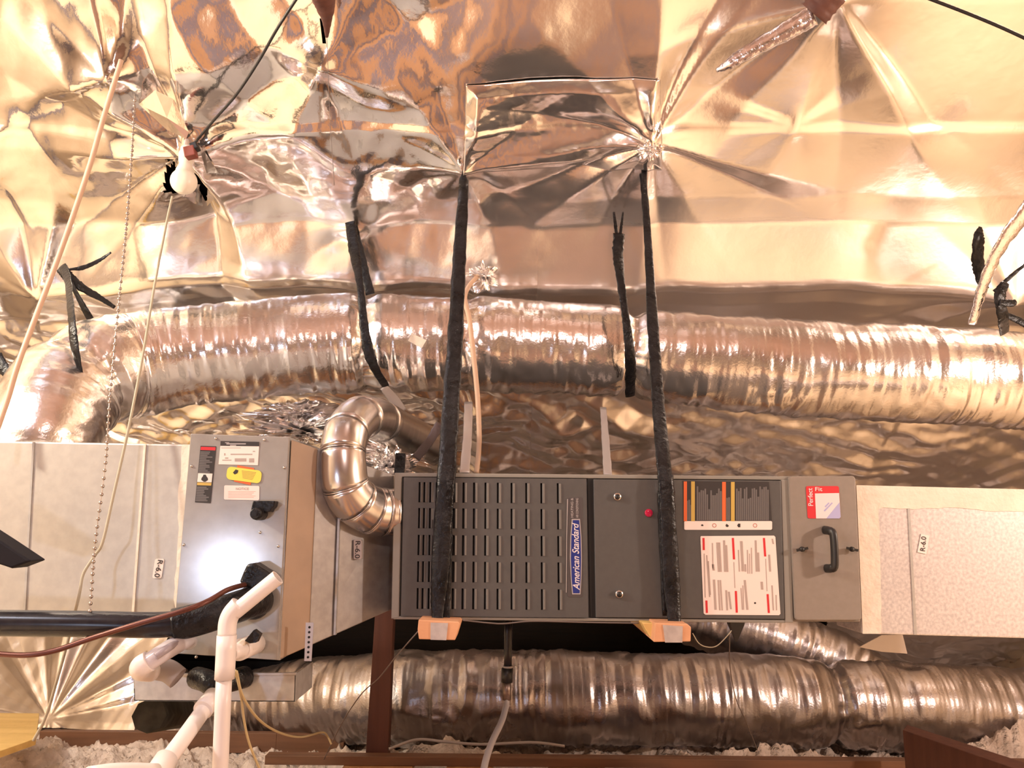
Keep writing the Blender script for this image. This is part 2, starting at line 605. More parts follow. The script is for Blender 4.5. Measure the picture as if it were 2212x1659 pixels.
GH = full_h(GX, GY)
GH = np.maximum(GH, -0.06)
FX, FY = GX, GY - RN.y * GH
FZ = RZ - RS * GY - RN.z * GH
PX_, PY_ = roof_px(GX, GY, RZ - RS * GY)
cx, cy = (PX_[:-1, :-1] + PX_[1:, 1:]) / 2, (PY_[:-1, :-1] + PY_[1:, 1:]) / 2
gone = inpoly(cx, cy, [(372, 335), (392, 318), (428, 340), (446, 360), (458, 385), (447, 432), (430, 400), (404, 398), (372, 385)])
gone |= inpoly(cx, cy, [(270, 1270), (1780, 1270), (1790, 1425), (1700, 1500), (270, 1500)]) & (GY[:-1, :-1] > 3.6)
gone |= inpoly(cx, cy, [(690, 35), (705, 30), (712, 60), (704, 80)])
ceiling = grid_mesh('ceiling', FX, FY, FZ, M_FOIL, keep=~gone, label='roof slope lined with shiny crumpled foil sheets', kind='structure')

mb = MB()
mb.hexa([(-3.6, -.2, RZ + .13 + .1), (3.6, -.2, RZ + .23), (3.6, 6.0, RZ - RS * 6 + .1), (-3.6, 6.0, RZ - RS * 6 + .1)],
        [(-3.6, -.2, RZ + .30), (3.6, -.2, RZ + .30), (3.6, 6.0, RZ - RS * 6 + .2), (-3.6, 6.0, RZ - RS * 6 + .2)])
mb.build('ceiling_deck', M_ROOFDECK, kind='structure')
# upper part of this slope and the opposite slope
gx, gy = np.meshgrid(np.linspace(-3.3, 3.3, 90), np.linspace(-0.02, 1.1, 24))
hh = roof_h(gx, gy)
grid_mesh('ceiling_upper', gx, gy - RN.y * hh, RZ - RS * gy - RN.z * hh, M_FOIL, kind='structure')
mb = MB()
mb.hexa([(-3.6, -4.2, RZ - RS * 4.2), (3.6, -4.2, RZ - RS * 4.2), (3.6, 0.1, RZ + .03), (-3.6, 0.1, RZ + .03)],
        [(-3.6, -4.2, RZ - RS * 4.2 + .06), (3.6, -4.2, RZ - RS * 4.2 + .06), (3.6, 0.1, RZ + .09), (-3.6, 0.1, RZ + .09)])
mb.build('ceiling_opposite', M_RAFT, kind='structure')
for nm, x in (('wall_left', -3.4), ('wall_right', 3.3)):
    mb = MB()
    mb.prism([(x, -4.2, -.2), (x, 6, -.2), (x, 6, 0.1), (x, 0, RZ + .05), (x, -4.2, RZ - RS * 4.2)], (.1, 0, 0))
    mb.build(nm, M_WALL, kind='structure')
mb = MB().box((-3.4, -4.3, -.2), (3.4, -4.2, 1.2))
mb.build('wall_front', M_WALL, kind='structure')
mb = MB().box((-3.4, 5.85, -.2), (3.4, 5.95, .4))
mb.build('wall_back', M_DARK, kind='structure')  # coloured near-black to paint in the shade of the eave cavity
fm = MB()
bx = -3.0
rs = np.random.RandomState(5)
while bx < 3.1:
    side = bx > 0.95 or bx < -1.35
    w = 0.60 if side else (0.16 + rs.rand() * 0.16)
    fm.box((bx, -2.6, -.022), (min(bx + w, 3.28), 3.64 if bx > -1.05 else 3.38, 0), mi=1 if side else 0)
    bx += w + (0.08 + rs.rand() * 0.20 if rs.rand() < 0.7 and not side else 0.005)
fm.build('floor', [M_DECK, M_PLY], kind='structure', label='boarded attic walkway')
MB().box((-3.4, -4.2, -.14), (3.3, 3.66, -.07)).build('floor_below', noisy('ceiling_board_top', (.17, .15, .18), (.27, .24, .28), (9, 9, 9), rough=.9), kind='structure')
MB().box((-3.4, 3.66, -.25), (3.3, 5.9, -.18)).build('floor_eave', M_ROOFDECK, kind='structure')

# board edge seen along the bottom of the frame
MB().box((-1.00, 3.53, .001), (3.2, 3.59, .036)).build('edge_board', M_BOARD, bevel=.002,
    label='long brown board lying along the bottom edge, in front of the lower duct', cat='board')
# loose fill
gx, gy = np.meshgrid(np.linspace(-3.3, 3.28, 760), np.linspace(3.40, 5.7, 270))
hh = -0.085 + 0.06 * vn(gx * 3, gy * 3, 80)
for o_, (f_, a_) in enumerate(((6, .07), (13, .06), (26, .045), (52, .022), (90, .010))):
    hh = hh + a_ * (0.35 - np.abs(vn(gx * f_ + 2 * vn(gx * f_ * .5, gy * f_ * .5, 90), gy * f_, 81 + o_)) * 1.6)
hh = hh + 0.16 * np.exp(-((gx - 2.3) ** 2 / .16 + (gy - 3.85) ** 2 / .05)) + 0.05 * np.exp(-((gx - .9) ** 2 / .1 + (gy - 3.75) ** 2 / .02)) \
    + 0.07 * np.exp(-((gx + .75) ** 2 / .04 + (gy - 3.78) ** 2 / .01))
hh = hh + 0.03 * np.clip(-(gx + .9), 0, 1) + 0.075 * np.exp(-((gy - 3.72) / .07) ** 2) * (gx > -1.07) * (.6 + 1.2 * vn(gx * 2.5, gx * 0, 87))
hh = np.where((gx > -1.07) & (gy < 3.72), -.12, hh)
grid_mesh('loose_insulation', gx, gy + 0.03 * vn(gx * 20, gy * 20, 84), hh, M_INSUL, kind='stuff',
          label='fluffy pinkish loose-fill insulation heaped over the attic floor behind the boards', cat='insulation')

# timbers
mb = MB()
a, b = P(815, 1650, 3.66), P(840, 1180, 3.62)
mb.hexa([a + Vector((-.048, -.03, 0)), a + Vector((.048, -.03, 0)), a + Vector((.048, .04, 0)), a + Vector((-.048, .04, 0))],
        [b + Vector((-.036, -.03, 0)), b + Vector((.036, -.03, 0)), b + Vector((.036, .04, 0)), b + Vector((-.036, .04, 0))])
mb.build('timber_post', M_REDWOOD, bevel=.003, label='dark red-brown timber web standing behind the left end of the grey unit', cat='post')
mb = MB()
mb.box((P(90, 1590, 4.0).x, 3.98, P(500, 1624, 4.0).z), (P(600, 1590, 4.0).x, 4.02, P(500, 1581, 4.0).z))
mb.box((P(600, 1590, 4.0).x, 3.98, P(700, 1635, 4.0).z), (P(745, 1590, 4.0).x, 4.02, P(700, 1583, 4.0).z))
mb.build('ceiling_joist', M_BOARD, label='brown joist partly buried in insulation behind the white pipes', cat='joist', bevel=.002)
a0, b0 = P(1950, 1577, 3.3), P(2330, 1722, 2.6)
mb = MB()
mb.hexa([(a0.x, a0.y, -.16), (b0.x, b0.y, -.16), (b0.x + .06, b0.y + .14, -.16), (a0.x + .06, a0.y + .09, -.16)],
        [a0, (b0.x, b0.y, a0.z), (b0.x + .06, b0.y + .14, a0.z), (a0.x + .06, a0.y + .09, a0.z)])
mb.build('corner_beam', M_REDWOOD, bevel=.003, label='dark red timber beam running out of the bottom right corner', cat='beam')
mb = MB()
q = [P(-40, 1568, 3.3), P(-40, 1625, 2.9), P(88, 1588, 3.1), P(85, 1545, 3.6)]
mb.prism([(v.x, v.y, .13) for v in (P(-60, 1545, 3.7), P(85, 1545, 3.7), P(80, 1575, 3.3), P(-60, 1625, 3.0))], (0, 0, .025))
mb.build('pine_board', M_YPINE, bevel=.002, label='bright yellow pine board at the bottom left edge', cat='board')

# foil patch between the two hanging straps
n, m = 60, 130
U, V = np.meshgrid(np.linspace(0, 1, m), np.linspace(0, 1, n))
c00, c10, c11, c01 = [R(*q) for q in ((1008, 168), (1424, 160), (1426, 352), (1004, 346))]
B = [((1 - U) * (1 - V)) * c00[i] + (U * (1 - V)) * c10[i] + (U * V) * c11[i] + ((1 - U) * V) * c01[i] for i in range(3)]
hp = 0.020 * np.sin(V * 6.0 + 1.2 * np.sin(U * 3.2) - .5) + 0.012 * np.sin(V * 13 + U * 4) * U + 0.006 * vn(U * 9, V * 7, 61) + .0015 * vn(U * 40, V * 30, 62)
rr_ = np.sqrt((U - .97) ** 2 * 4 + (V - .62) ** 2)
tt_ = np.arctan2(V - .62, (U - .97) * 2)
win = np.clip(np.minimum(np.minimum(U, 1 - U) / .06, np.minimum(V, 1 - V) / .12), 0, 1)
hp = full_h(B[0], B[1]) + .007 + win * .012 + win * .7 * hp
hp = hp + 0.010 * win * np.sin(tt_ * 7) * np.exp(-rr_ / .5) * np.minimum(rr_ * 3, 1)
pat = grid_mesh('foil_patch', B[0], B[1] - RN.y * hp, B[2] - RN.z * hp, M_FOIL,
                label='rectangular foil patch taped over the roof foil between the two black straps', cat='foil patch')
sd = pat.modifiers.new('thickness', 'SOLIDIFY')
sd.thickness = 0.0015


def crumpled(name, c, size, seed, label, cat, mat=M_FOIL2, rot=0.0, parent=None, n=40):
    """a crushed piece of foil; size in metres (x, y, z)"""
    u, v = np.meshgrid(np.linspace(0, 2 * math.pi, 2 * n, endpoint=False), np.linspace(0.02, math.pi - .02, n))
    X, Yq, Z = np.sin(v) * np.cos(u), np.sin(v) * np.sin(u), np.cos(v)
    r = 1 + 2.2 * crumple(X * 1.2 + Z * .4, Z * 1.2 + Yq, 1.9, 4, seed) + 0.9 * crumple(X + Yq, Z - Yq, 5.0, 4, seed + 5)
    X, Yq, Z = X * r * size[0], Yq * r * size[1], Z * r * size[2]
    ca, sa = math.cos(rot), math.sin(rot)
    X, Z = X * ca - Z * sa, X * sa + Z * ca
    return grid_mesh(name, X + c[0], Yq + c[1], Z + c[2], mat, parent=parent, wrap=True, smooth=False, label=label, cat=cat)


# torn flaps at the lamp opening
def flap(poly, off, seed, name='foil_flap'):
    mb = MB()
    pts = [R(a, b, off=o) for a, b, o in poly]
    c = sum(pts, Vector()) / len(pts) - RN * 0.012
    mb.add(pts + [c], [(i, (i + 1) % len(pts), len(pts)) for i in range(len(pts))])
    o = mb.build(name, M_FOIL, ceiling)
    s_ = o.modifiers.new('t', 'SOLIDIFY')
    s_.thickness = .0012
    return o


flap([(428, 312, .12), (444, 330, .10), (478, 385, .05), (466, 425, .04), (447, 446, .02), (451, 385, .02), (443, 355, .05)], 0, 1)
flap([(418, 398, .05), (432, 398, .03), (443, 446, .0), (420, 440, .06), (398, 425, .09)], 0, 2)
flap([(300, 225, .08), (335, 195, .10), (375, 215, .12), (408, 285, .15), (402, 300, .17), (360, 280, .12)], 0, 3)


# foil hanging down to the insulation at the lower left
U, V = np.meshgrid(np.linspace(0, 1, 190), np.linspace(0, 1, 110))
t0, t1, t2, t3 = P(-200, 1250, 4.55), P(400, 1250, 4.55), P(300, 1572, 4.15), P(-200, 1572, 4.15)
B = [((1 - U) * (1 - V)) * t0[i] + (U * (1 - V)) * t1[i] + (U * V) * t2[i] + ((1 - U) * V) * t3[i] for i in range(3)]
pin = P(100, 1556, 4.15)
rr_ = np.sqrt((B[0] - pin.x) ** 2 + (B[2] - pin.z) ** 2) + 1e-4
tt_ = np.arctan2(B[2] - pin.z, B[0] - pin.x)
hp = 0.10 * vn(B[0] * 3, B[2] * 3, 96) + .13 * tri(tt_ * 1.6 + .2) * np.minimum(rr_, .45) + .035 * tri(tt_ * 3.7) * np.minimum(rr_, .25) + .03 * crumple(B[0], B[2], 8, 3, 97)
grid_mesh('foil_sheet', B[0], B[1] - hp, B[2], M_FOIL, label='pleated foil sheet hanging to the insulation at the bottom left, below the left duct', cat='foil sheet')

# ================================================================== FLEX DUCTS
def flex_duct(name, ctrl, label, cinch=(), seed=0, ring=88, step=0.006, rib=0.021, ribA=0.0009, crA=0.06, mat=M_FOIL2, cat='duct', shape=1.0):
    """ctrl: (px, py, Y, radius)"""
    P4 = [Vector((*P(a, b, y), r)) for a, b, y, r in ctrl]
    dens = smooth_path([p.xyz for p in P4], 24)
    rad = []
    for i in range(len(P4) - 1):
        rad += [lerp(P4[i].w, P4[i + 1].w, k / 24) for k in range(24)]
    rad.append(P4[-1].w)
    D = np.array([tuple(q) for q in dens])
    L = np.concatenate([[0], np.cumsum(np.linalg.norm(np.diff(D, axis=0), axis=1))])
    n = int(L[-1] / step)
    l = np.linspace(0, L[-1], n)
    Cc = np.stack([np.interp(l, L, D[:, i]) for i in range(3)], -1)
    rr = np.interp(l, L, np.array(rad))
    T = np.gradient(Cc, axis=0)
    T /= np.linalg.norm(T, axis=1)[:, None]
    upv = np.array([0, 0, 1.0])
    A = np.zeros_like(T)
    k0 = n // 2
    a_ = np.cross(T[k0], upv)
    for rng in (range(k0, n), range(k0, -1, -1)):
        v_ = a_.copy()
        for i in rng:
            v_ = v_ - T[i] * v_.dot(T[i])
            v_ /= np.linalg.norm(v_)
            A[i] = v_
    Bv = np.cross(A, T)
    th = np.linspace(0, 2 * math.pi, ring, endpoint=False)
    LL, TH = np.meshgrid(l, th, indexing='ij')
    au = TH * 0.17
    d = ribA * (np.abs(np.sin(math.pi * (LL / rib + TH / (2 * math.pi)))) - .6)
    amp = 0.4 + 0.9 * (0.5 + vn(LL * 4, np.cos(TH) * 1.5, seed))
    d = d + crA * amp * crumple(LL * 1.0, np.cos(TH) * 0.12 + np.sin(TH) * .07, 14, 4, seed + 3)
    d = d + crA * 1.3 * crumple(LL * 2.6, au * 0.55, 9, 3, seed + 8) * (0.3 + np.clip(-np.sin(TH), 0, 1)) * 0.6
    d = d + 0.012 * vn(LL * 5, np.sin(TH) * 1.4, seed + 1) + 0.007 * vn(LL * 13, np.cos(TH) * 3, seed + 2)
    for cpx, depth, wd_ in cinch:
        # nearest station whose projection has this pixel column
        pxs = roof_px(Cc[:, 0], Cc[:, 1], Cc[:, 2])[0]
        k = int(np.argmin(np.abs(pxs - cpx)))
        q = (l - l[k])[:, None]
        e = np.exp(-(q / wd_) ** 2)
        d = d - depth * e
        d = d + 0.008 * np.exp(-(q / (wd_ * 1.8)) ** 2) * tri(TH * 17 / math.pi / 2 + vn(TH * 3, LL * 9, seed) * 2 + q * 5)
    RR = rr[:, None] + d
    RR = RR * (1 + 0.0 * TH)
    X = Cc[:, None, :] + RR[..., None] * (A[:, None, :] * np.cos(TH)[..., None] + Bv[:, None, :] * (np.sin(TH) * shape)[..., None])
    return grid_mesh(name, X[..., 0], X[..., 1], X[..., 2], mat, wrap=True, label=label, cat=cat)


big = flex_duct('flexible_duct', [(92, 1000, 2.24, .135), (100, 930, 2.26, .145), (140, 850, 2.34, .16), (215, 802, 2.44, .165), (300, 785, 2.53, .165), (450, 765, 2.60, .165), (760, 742, 2.68, .168),
                                  (1060, 745, 2.70, .160), (1350, 762, 2.70, .155), (1600, 785, 2.70, .160), (1900, 805, 2.70, .165), (2150, 818, 2.70, .165), (2450, 840, 2.70, .165)],
                'big foil-wrapped flexible duct slung across the roof above the grey unit', cinch=((170, .018, .03), (795, .022, .03), (1010, .01, .03), (1362, .03, .03)), seed=11)
slab('paper_tag', [(890, 720), (921, 735), (911, 752), (881, 736)], 2.505, .0012, M_MASTIC, big)
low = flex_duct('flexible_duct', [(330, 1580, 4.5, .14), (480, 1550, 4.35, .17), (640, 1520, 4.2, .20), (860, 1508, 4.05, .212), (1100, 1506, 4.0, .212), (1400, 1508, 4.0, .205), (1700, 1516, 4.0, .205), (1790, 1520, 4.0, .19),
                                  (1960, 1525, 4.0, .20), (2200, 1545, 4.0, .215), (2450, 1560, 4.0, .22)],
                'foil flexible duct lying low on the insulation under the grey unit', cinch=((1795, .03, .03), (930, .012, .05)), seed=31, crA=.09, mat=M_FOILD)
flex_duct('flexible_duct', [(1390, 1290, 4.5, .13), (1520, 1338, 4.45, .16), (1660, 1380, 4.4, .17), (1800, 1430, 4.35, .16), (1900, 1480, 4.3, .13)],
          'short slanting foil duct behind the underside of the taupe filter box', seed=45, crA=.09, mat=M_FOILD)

# ================================================================== FURNACE
YF = 2.05
fc = P(1280, 1338, YF)
fur = thing('furnace', (fc.x, YF + .35, fc.z), 'dark grey horizontal furnace with louvred door hung on two black straps', 'furnace')
mb = MB()
q = [P(*c, YF) for c in ((852, 1022), (1706, 1029), (1713, 1345), (845, 1337))]
mb.prism([v + Vector((0, .008, 0)) for v in q], (0, .70, 0))
mb.build('casing', M_GREY, fur, bevel=.004)
slab('trim', [(852, 1021), (1706, 1029), (1706, 1037), (868, 1030), (862, 1334), (845, 1337)], YF - .003, .012, M_GREY2, fur, bevel=.002)
slab('trim', [(1687, 1036), (1706, 1036), (1714, 1345), (1696, 1345)], YF - .004, .012, M_GREY2, fur, bevel=.002)
slab('trim', [(849, 1331), (1697, 1339), (1697, 1346), (849, 1338)], YF - .002, .012, M_GREY2, fur, bevel=.002)
slab('door_gap', [(1269, 1033), (1282, 1033), (1287, 1333), (1275, 1333)], YF - .001, .006, M_DARK, fur)

# louvred door: a sheet with real slots; each slot has a bent lip on its right
cols = [904, 914.5, 927.5, 941.5, 956, 967, 979, 1000, 1023, 1048, 1075, 1105, 1137, 1170, 1206]
rows = [(1041, 1085), (1097, 1141), (1155, 1199), (1212, 1257), (1270, 1315)]
xb = sorted([869, 1269] + [c - 2.0 for c in cols] + [c + 2.0 for c in cols])
zb = sorted([1031, 1331] + [r[0] for r in rows] + [r[1] for r in rows])


def dp(px, py, y=YF - .006):
    return P(px + (py - 1031) * 0.0 - (px - 1106) * (py - 1183) * -0.00009, py + (px - 869) * .0085, y)


mb = MB()
for i in range(len(xb) - 1):
    for j in range(len(zb) - 1):
        a, b, c, d = xb[i], xb[i + 1], zb[j], zb[j + 1]
        slot = (i % 2 == 1) and (j % 2 == 1)
        if not slot:
            mb.add([dp(a, c), dp(b, c), dp(b, d), dp(a, d)], [(0, 1, 2, 3)])
        else:
            f4 = [dp(a, c), dp(b, c), dp(b, d), dp(a, d)]
            k4 = [v + Vector((0, .012, 0)) for v in f4]
            mb.add(f4 + k4, [(0, 1, 5, 4), (1, 2, 6, 5), (2, 3, 7, 6), (3, 0, 4, 7), (4, 5, 6, 7)], mi=1)
            # lip
            L0, L1 = dp(b, c + 1), dp(b, d - 1)
            mb.add([L0, L1, L1 + Vector((.0028, -.0035, 0)), L0 + Vector((.0028, -.0035, 0)), L1 + Vector((.0062, 0, 0)), L0 + Vector((.0062, 0, 0))],
                   [(0, 1, 2, 3), (3, 2, 4, 5), (0, 3, 5), (1, 4, 2)], mi=2)
mb.build('louvred_door', [M_GREY, M_DARK, newmat('lit_louvre_lip', (.17, .16, .155), .35)], fur)  # lips paler than the door: light on their edges is painted in
slab('control_door', [(1282, 1035), (1687, 1038), (1695, 1338), (1287, 1334)], YF - .006, .010, M_GREY, fur, bevel=.002)
for (x_, y_) in ((1333, 1073), (1337, 1283)):
    k = scr_cyl(x_, y_, YF - .006, .0098, .008, fur, 'door_knob', M_SCREW)
    mb = MB()
    mb.lathe([(0, -.0095), (.0068, -.0095), (.0068, -.004)], P(x_, y_ + .5, YF - .006), (0, 1, 0), 14)
    mb.build('knob_core', M_BLACK, k)
MRL = newmat('red_lens', (0.42, 0.01, 0.04), 0.15)
MRL.node_tree.nodes['Principled BSDF'].inputs['Emission Color'].default_value = (1, .03, .15, 1)
MRL.node_tree.nodes['Principled BSDF'].inputs['Emission Strength'].default_value = 0.04
k = scr_cyl(1401, 1108, YF - .006, .0098, .005, fur, 'indicator_light', MRL)
# badge
bd = slab('brand_badge', rrect(1226, 1074, 1258, 1290, 5), YF - .0068, .0012, newmat('badge_grey', (.085, .075, .078), .35), fur, bevel=.0004)
by = YF - .0078
slab('badge_outline', [(1235, 1121), (1253, 1121), (1256, 1160), (1257, 1205), (1256, 1250), (1254, 1284), (1236, 1284), (1233, 1250), (1231, 1205), (1232, 1160)], by, .0009, M_SILVINK, bd)
slab('badge_field', [(1237.5, 1123.5), (1251, 1123.5), (1254, 1160), (1255, 1205), (1254, 1250), (1252, 1281.5), (1238, 1281.5), (1235, 1250), (1233.3, 1205), (1234.3, 1160)], by - .0003, .0008, M_BLUE, bd)
hh_ = (P(1245, 1130, by) - P(1245, 1276, by)).length
text('American Standard', 'lettering', P(1244.5, 1203, by - .0006), .0235, M_PINKW, bd, rot=math.pi / 2 + .015, shear=.35, width=hh_)
text('HEATING &', 'lettering', P(1236, 1097, by - .0004), .0085, M_SILVINK, bd, rot=math.pi / 2, width=.048)
text('AIR CONDITIONING', 'lettering', P(1247, 1097, by - .0004), .0085, M_SILVINK, bd, rot=math.pi / 2, width=.048)
slab('badge_edge', [(1225, 1078), (1227, 1078), (1225, 1160), (1224, 1280), (1222.5, 1280), (1223.5, 1160)], by, .001, M_SILVINK, bd)

# black warning label with coloured bars
YL = YF - .0072
wl = slab('warning_label', [(1475, 1039), (1661, 1041), (1669, 1145), (1479, 1143)], YL, .001, M_INK, fur)
slab('white_strip', rrect(1478, 1125.5, 1668, 1144.5, 3), YL - .0003, .0009, M_WHITE, wl)
rs = random.Random(4)
lr = []
for base, lens in ((1484, 3), (1503, 5)):
    pass


def vlines(x0, x1, sk, rng, ymin=1046, ybot=1124, pitch=4.2, seed=1):
    r = random.Random(seed)
    out = []
    x = x0
    while x < x1:
        top = ymin + r.choice(rng) + r.random() * 6
        out.append((x, top, x + pitch * .82, ybot))
        x += pitch
    return out


rects('printed_text', vlines(1483, 1493, 0, [32, 40], seed=1) + vlines(1505, 1560, 0, [4, 6, 12, 50, 18, 8], seed=2) + vlines(1569, 1577, 0, [26, 32], seed=3)
      + vlines(1590, 1658, 0, [4, 6, 10, 26, 8], seed=5), YL - .0003, M_LGREY, wl)
rects('orange_bar', [(1477, 1040, 1484, 1126)], YL - .0004, M_ORANGE, wl)
rects('orange_bar', [(1560, 1041, 1568, 1126)], YL - .0004, M_ORANGE, wl)
rects('yellow_bar', [(1493, 1040, 1501, 1126)], YL - .0004, M_OCHRE, wl)
rects('yellow_bar', [(1579, 1041, 1587, 1126)], YL - .0004, M_OCHRE, wl)
for x_, r_ in ((1517, .0035), (1571, .005), (1597, .006)):
    mb = MB()
    mb.prism([P(x_ + math.cos(a) * r_ * 760, 1135 + math.sin(a * 1.0) * r_ * 760, YL - .0006) for a in [i * math.pi / 3 + x_ for i in range(5)]], (0, .0003, 0))
    mb.build('pictogram', M_INK, wl)
MPR = newmat('picto_red', (.5, .25, .22), .5)
for x_ in (1543, 1631):
    mb = MB()
    mb.lathe([(.0035, 0), (.0055, 0)], P(x_, 1135, YL - .0006), (0, 1, 0), 14)
    mb.build('pictogram', MPR, wl)
# big instruction label
il = slab('instruction_label', [(1514, 1158), (1672, 1157), (1675, 1160), (1686, 1326), (1683, 1329), (1524, 1328), (1520, 1325), (1513, 1161)], YL, .001, M_WHITE, fur, bevel=.0003)


def ipt(u, v, Y=YL - .0004):
    """position on the label in the zoomed crop (1659 px = 190 px)"""
    return P(1500 + u * 190 / 1659, 1150 + v * 190 / 1659, Y)


def ibars(name, rs_, mat, dy=0):
    mb = MB()
    for u0, v0, u1, v1, w in rs_:
        mb.prism([ipt(u0 - w, v0), ipt(u0 + w, v0), ipt(u1 + w, v1), ipt(u1 - w, v1)], (0, .0003, 0))
        if name == 'red_bar':
            mb.build(name, mat, il)
            mb = MB()
    return mb.build(name, mat, il) if mb.v else None


ibars('red_bar', [(172, 105, 178, 335, 20), (726, 105, 748, 510, 20), (1312, 105, 1336, 455, 20), (226, 1285, 236, 1520, 20), (782, 1105, 800, 1515, 20), (1382, 1165, 1404, 1520, 20)], M_RED)
gl = [(185, 400, 205, 1230, 9), (232, 430, 290, 1220, 12), (262, 540, 300, 1180, 12), (340, 200, 350, 700, 10), (350, 600, 365, 720, 22), (430, 190, 460, 745, 18), (470, 190, 500, 745, 18),
      (560, 150, 580, 745, 20), (600, 240, 625, 745, 18), (370, 890, 400, 1460, 22), (450, 900, 480, 1470, 14), (490, 900, 525, 1470, 14), (600, 1090, 620, 1470, 18), (650, 1120, 690, 1450, 18),
      (745, 560, 765, 1050, 6), (885, 165, 915, 735, 24), (830, 330, 850, 740, 10), (960, 600, 965, 740, 16), (1000, 330, 1010, 780, 9), (1040, 400, 1045, 780, 7), (1075, 290, 1085, 780, 9),
      (1155, 150, 1175, 740, 18), (1200, 380, 1215, 740, 20), (880, 1050, 905, 1460, 9), (915, 1000, 930, 1460, 9), (950, 900, 1000, 1460, 20), (1270, 930, 1280, 1080, 22), (1345, 500, 1370, 1110, 6),
      (1410, 420, 1430, 740, 18), (1465, 1000, 1490, 1470, 12), (1540, 1180, 1550, 1470, 10), (1470, 120, 1490, 220, 14)]
ibars('printed_text', gl, M_GREYINK)
mb = MB()
mb.prism([ipt(1145 + 20 * math.cos(a), 1333 + 20 * math.sin(a)) for a in [i * math.pi / 4 for i in range(8)]], (0, .0003, 0))
mb.build('ink_dot', M_INK, il)

# ================================================================== FILTER CABINET
YC = 2.04
fb = thing('filter_cabinet', (P(1785, 1347, YC).x, YC + .3, P(1785, 1347, YC).z), 'taupe filter cabinet with black pull handle at the right end of the grey unit', 'filter cabinet')
mb = MB()
mb.prism([v + Vector((0, .012, 0)) for v in [P(*c, YC) for c in ((1708, 1030), (1850, 1036), (1864, 1345), (1716, 1344))]], (0, .62, 0))
mb.build('casing', M_TAUPE, fb, bevel=.003)
slab('door', rrect(1703.5, 1028.5, 1848, 1340, 7, sk=.045), YC, .012, M_TAUPE, fb, bevel=.0025)
YS = YC - .0012
st = slab('sticker', rrect(1741, 1050, 1812, 1120, 4, sk=.055), YS, .0011, M_RED, fb)
slab('sticker_window', [(1760.5, 1066), (1812.5, 1065), (1816, 1117), (1813, 1120), (1763, 1120)], YS - .0003, .0008, M_PINKW, st)
slab('sticker_corner', [(1813.5, 1085), (1816, 1117), (1813, 1120), (1785, 1120)], YS - .0005, .0008, M_LILAC, st)
text('Perfect', 'lettering', P(1751, 1074, YS - .0006), .017, M_PINKW, st, rot=math.pi / 2, width=.044)
text('Fit', 'lettering', P(1768, 1057, YS - .0006), .014, M_PINKW, st, rot=0, width=.018)
mb = MB()
for a, b, c, d in ((1779, 1103, 1797, 1086), (1781, 1094, 1790, 1086)):
    mb.prism([P(a, b, YS - .0005), P(a + 3, b + 2, YS - .0005), P(c + 2, d + 1, YS - .0005), P(c, d - 1, YS - .0005)], (0, .0003, 0))
mb.build('logo_stroke', M_LILAC, st)
hd = MB()
h0, h1 = P(1786, 1145, YC), P(1790, 1228, YC)
pp = smooth_path([h0 + Vector((-.006, 0, 0)), h0 + Vector((-.002, -.022, -.002)), h0 + Vector((.003, -.032, -.012)), h1 + Vector((.003, -.032, .012)), h1 + Vector((-.002, -.022, .002)), h1 + Vector((-.006, 0, 0))], 5)
hd.tube(pp, .0105, 10, flat=.7, up=(1, 0, 0))
hd.build('handle', M_BLACK, fb)
for x_, s_ in ((1729, -1), (1836, 1)):
    mb = MB()
    mb.lathe([(0, -.018), (.006, -.017), (.0065, -.010), (.004, -.006), (.004, 0)], P(x_, 1186, YC), (0, 1, 0), 12)
    o_ = P(x_, 1186, YC)
    mb.box((-.014, -.016, -.003), (.014, -.011, .003), Matrix.Translation(o_) @ Matrix.Rotation(.2 * s_, 4, 'Y'))
    mb.build('thumb_screw', M_BLACK, fb)

# ================================================================== RIGHT RETURN PLENUM
YR = 2.06
rp = thing('return_plenum', (P(2050, 1375, YR).x, YR + .3, P(2050, 1375, YR).z), 'pale foil-jacketed return duct box right of the taupe filter cabinet', 'duct')
mb = MB()
mb.prism([P(*c, YR) for c in ((1850, 1048), (2420, 1062), (2430, 1385), (1862, 1369))], (0, .16, 0))
mb.build('duct_body', M_SPANGLE, rp, bevel=.004)
# brushed-on mastic along the top and left edge, a wavy-edged layer
top, inner = [], []
rs = random.Random(2)
outer = [(1864, 1369), (1850, 1048), (2420, 1062), (2420, 1096)]
inn = [(2420, 1112)]
x_ = 2400
while x_ > 1905:
    inn.append((x_, 1096 + rs.random() * 5 + max(0, x_ - 2080) * .06))
    x_ -= 17
for y_ in range(1100, 1366, 15):
    inn.append((1897 + (y_ - 1096) * .022 + rs.random() * 2.5, y_))
inn.append((1902, 1369))
slab('mastic_band', outer + inn, YR - .0015, .0035, M_MASTIC, rp)
slab('seam', [(1961, 1098), (1966, 1098), (1981, 1371), (1975, 1371)], YR - .002, .004, M_GALV, rp)
tg = slab('rating_tag', [(1990, 1153), (2008, 1157), (2001, 1197), (1982, 1193)], YR - .0022, .0012, M_WHITE, rp)
text('R-6.0', 'lettering', P(1995, 1175, YR - .003), .017, M_INK, tg, rot=math.pi / 2 - .17, width=.036)

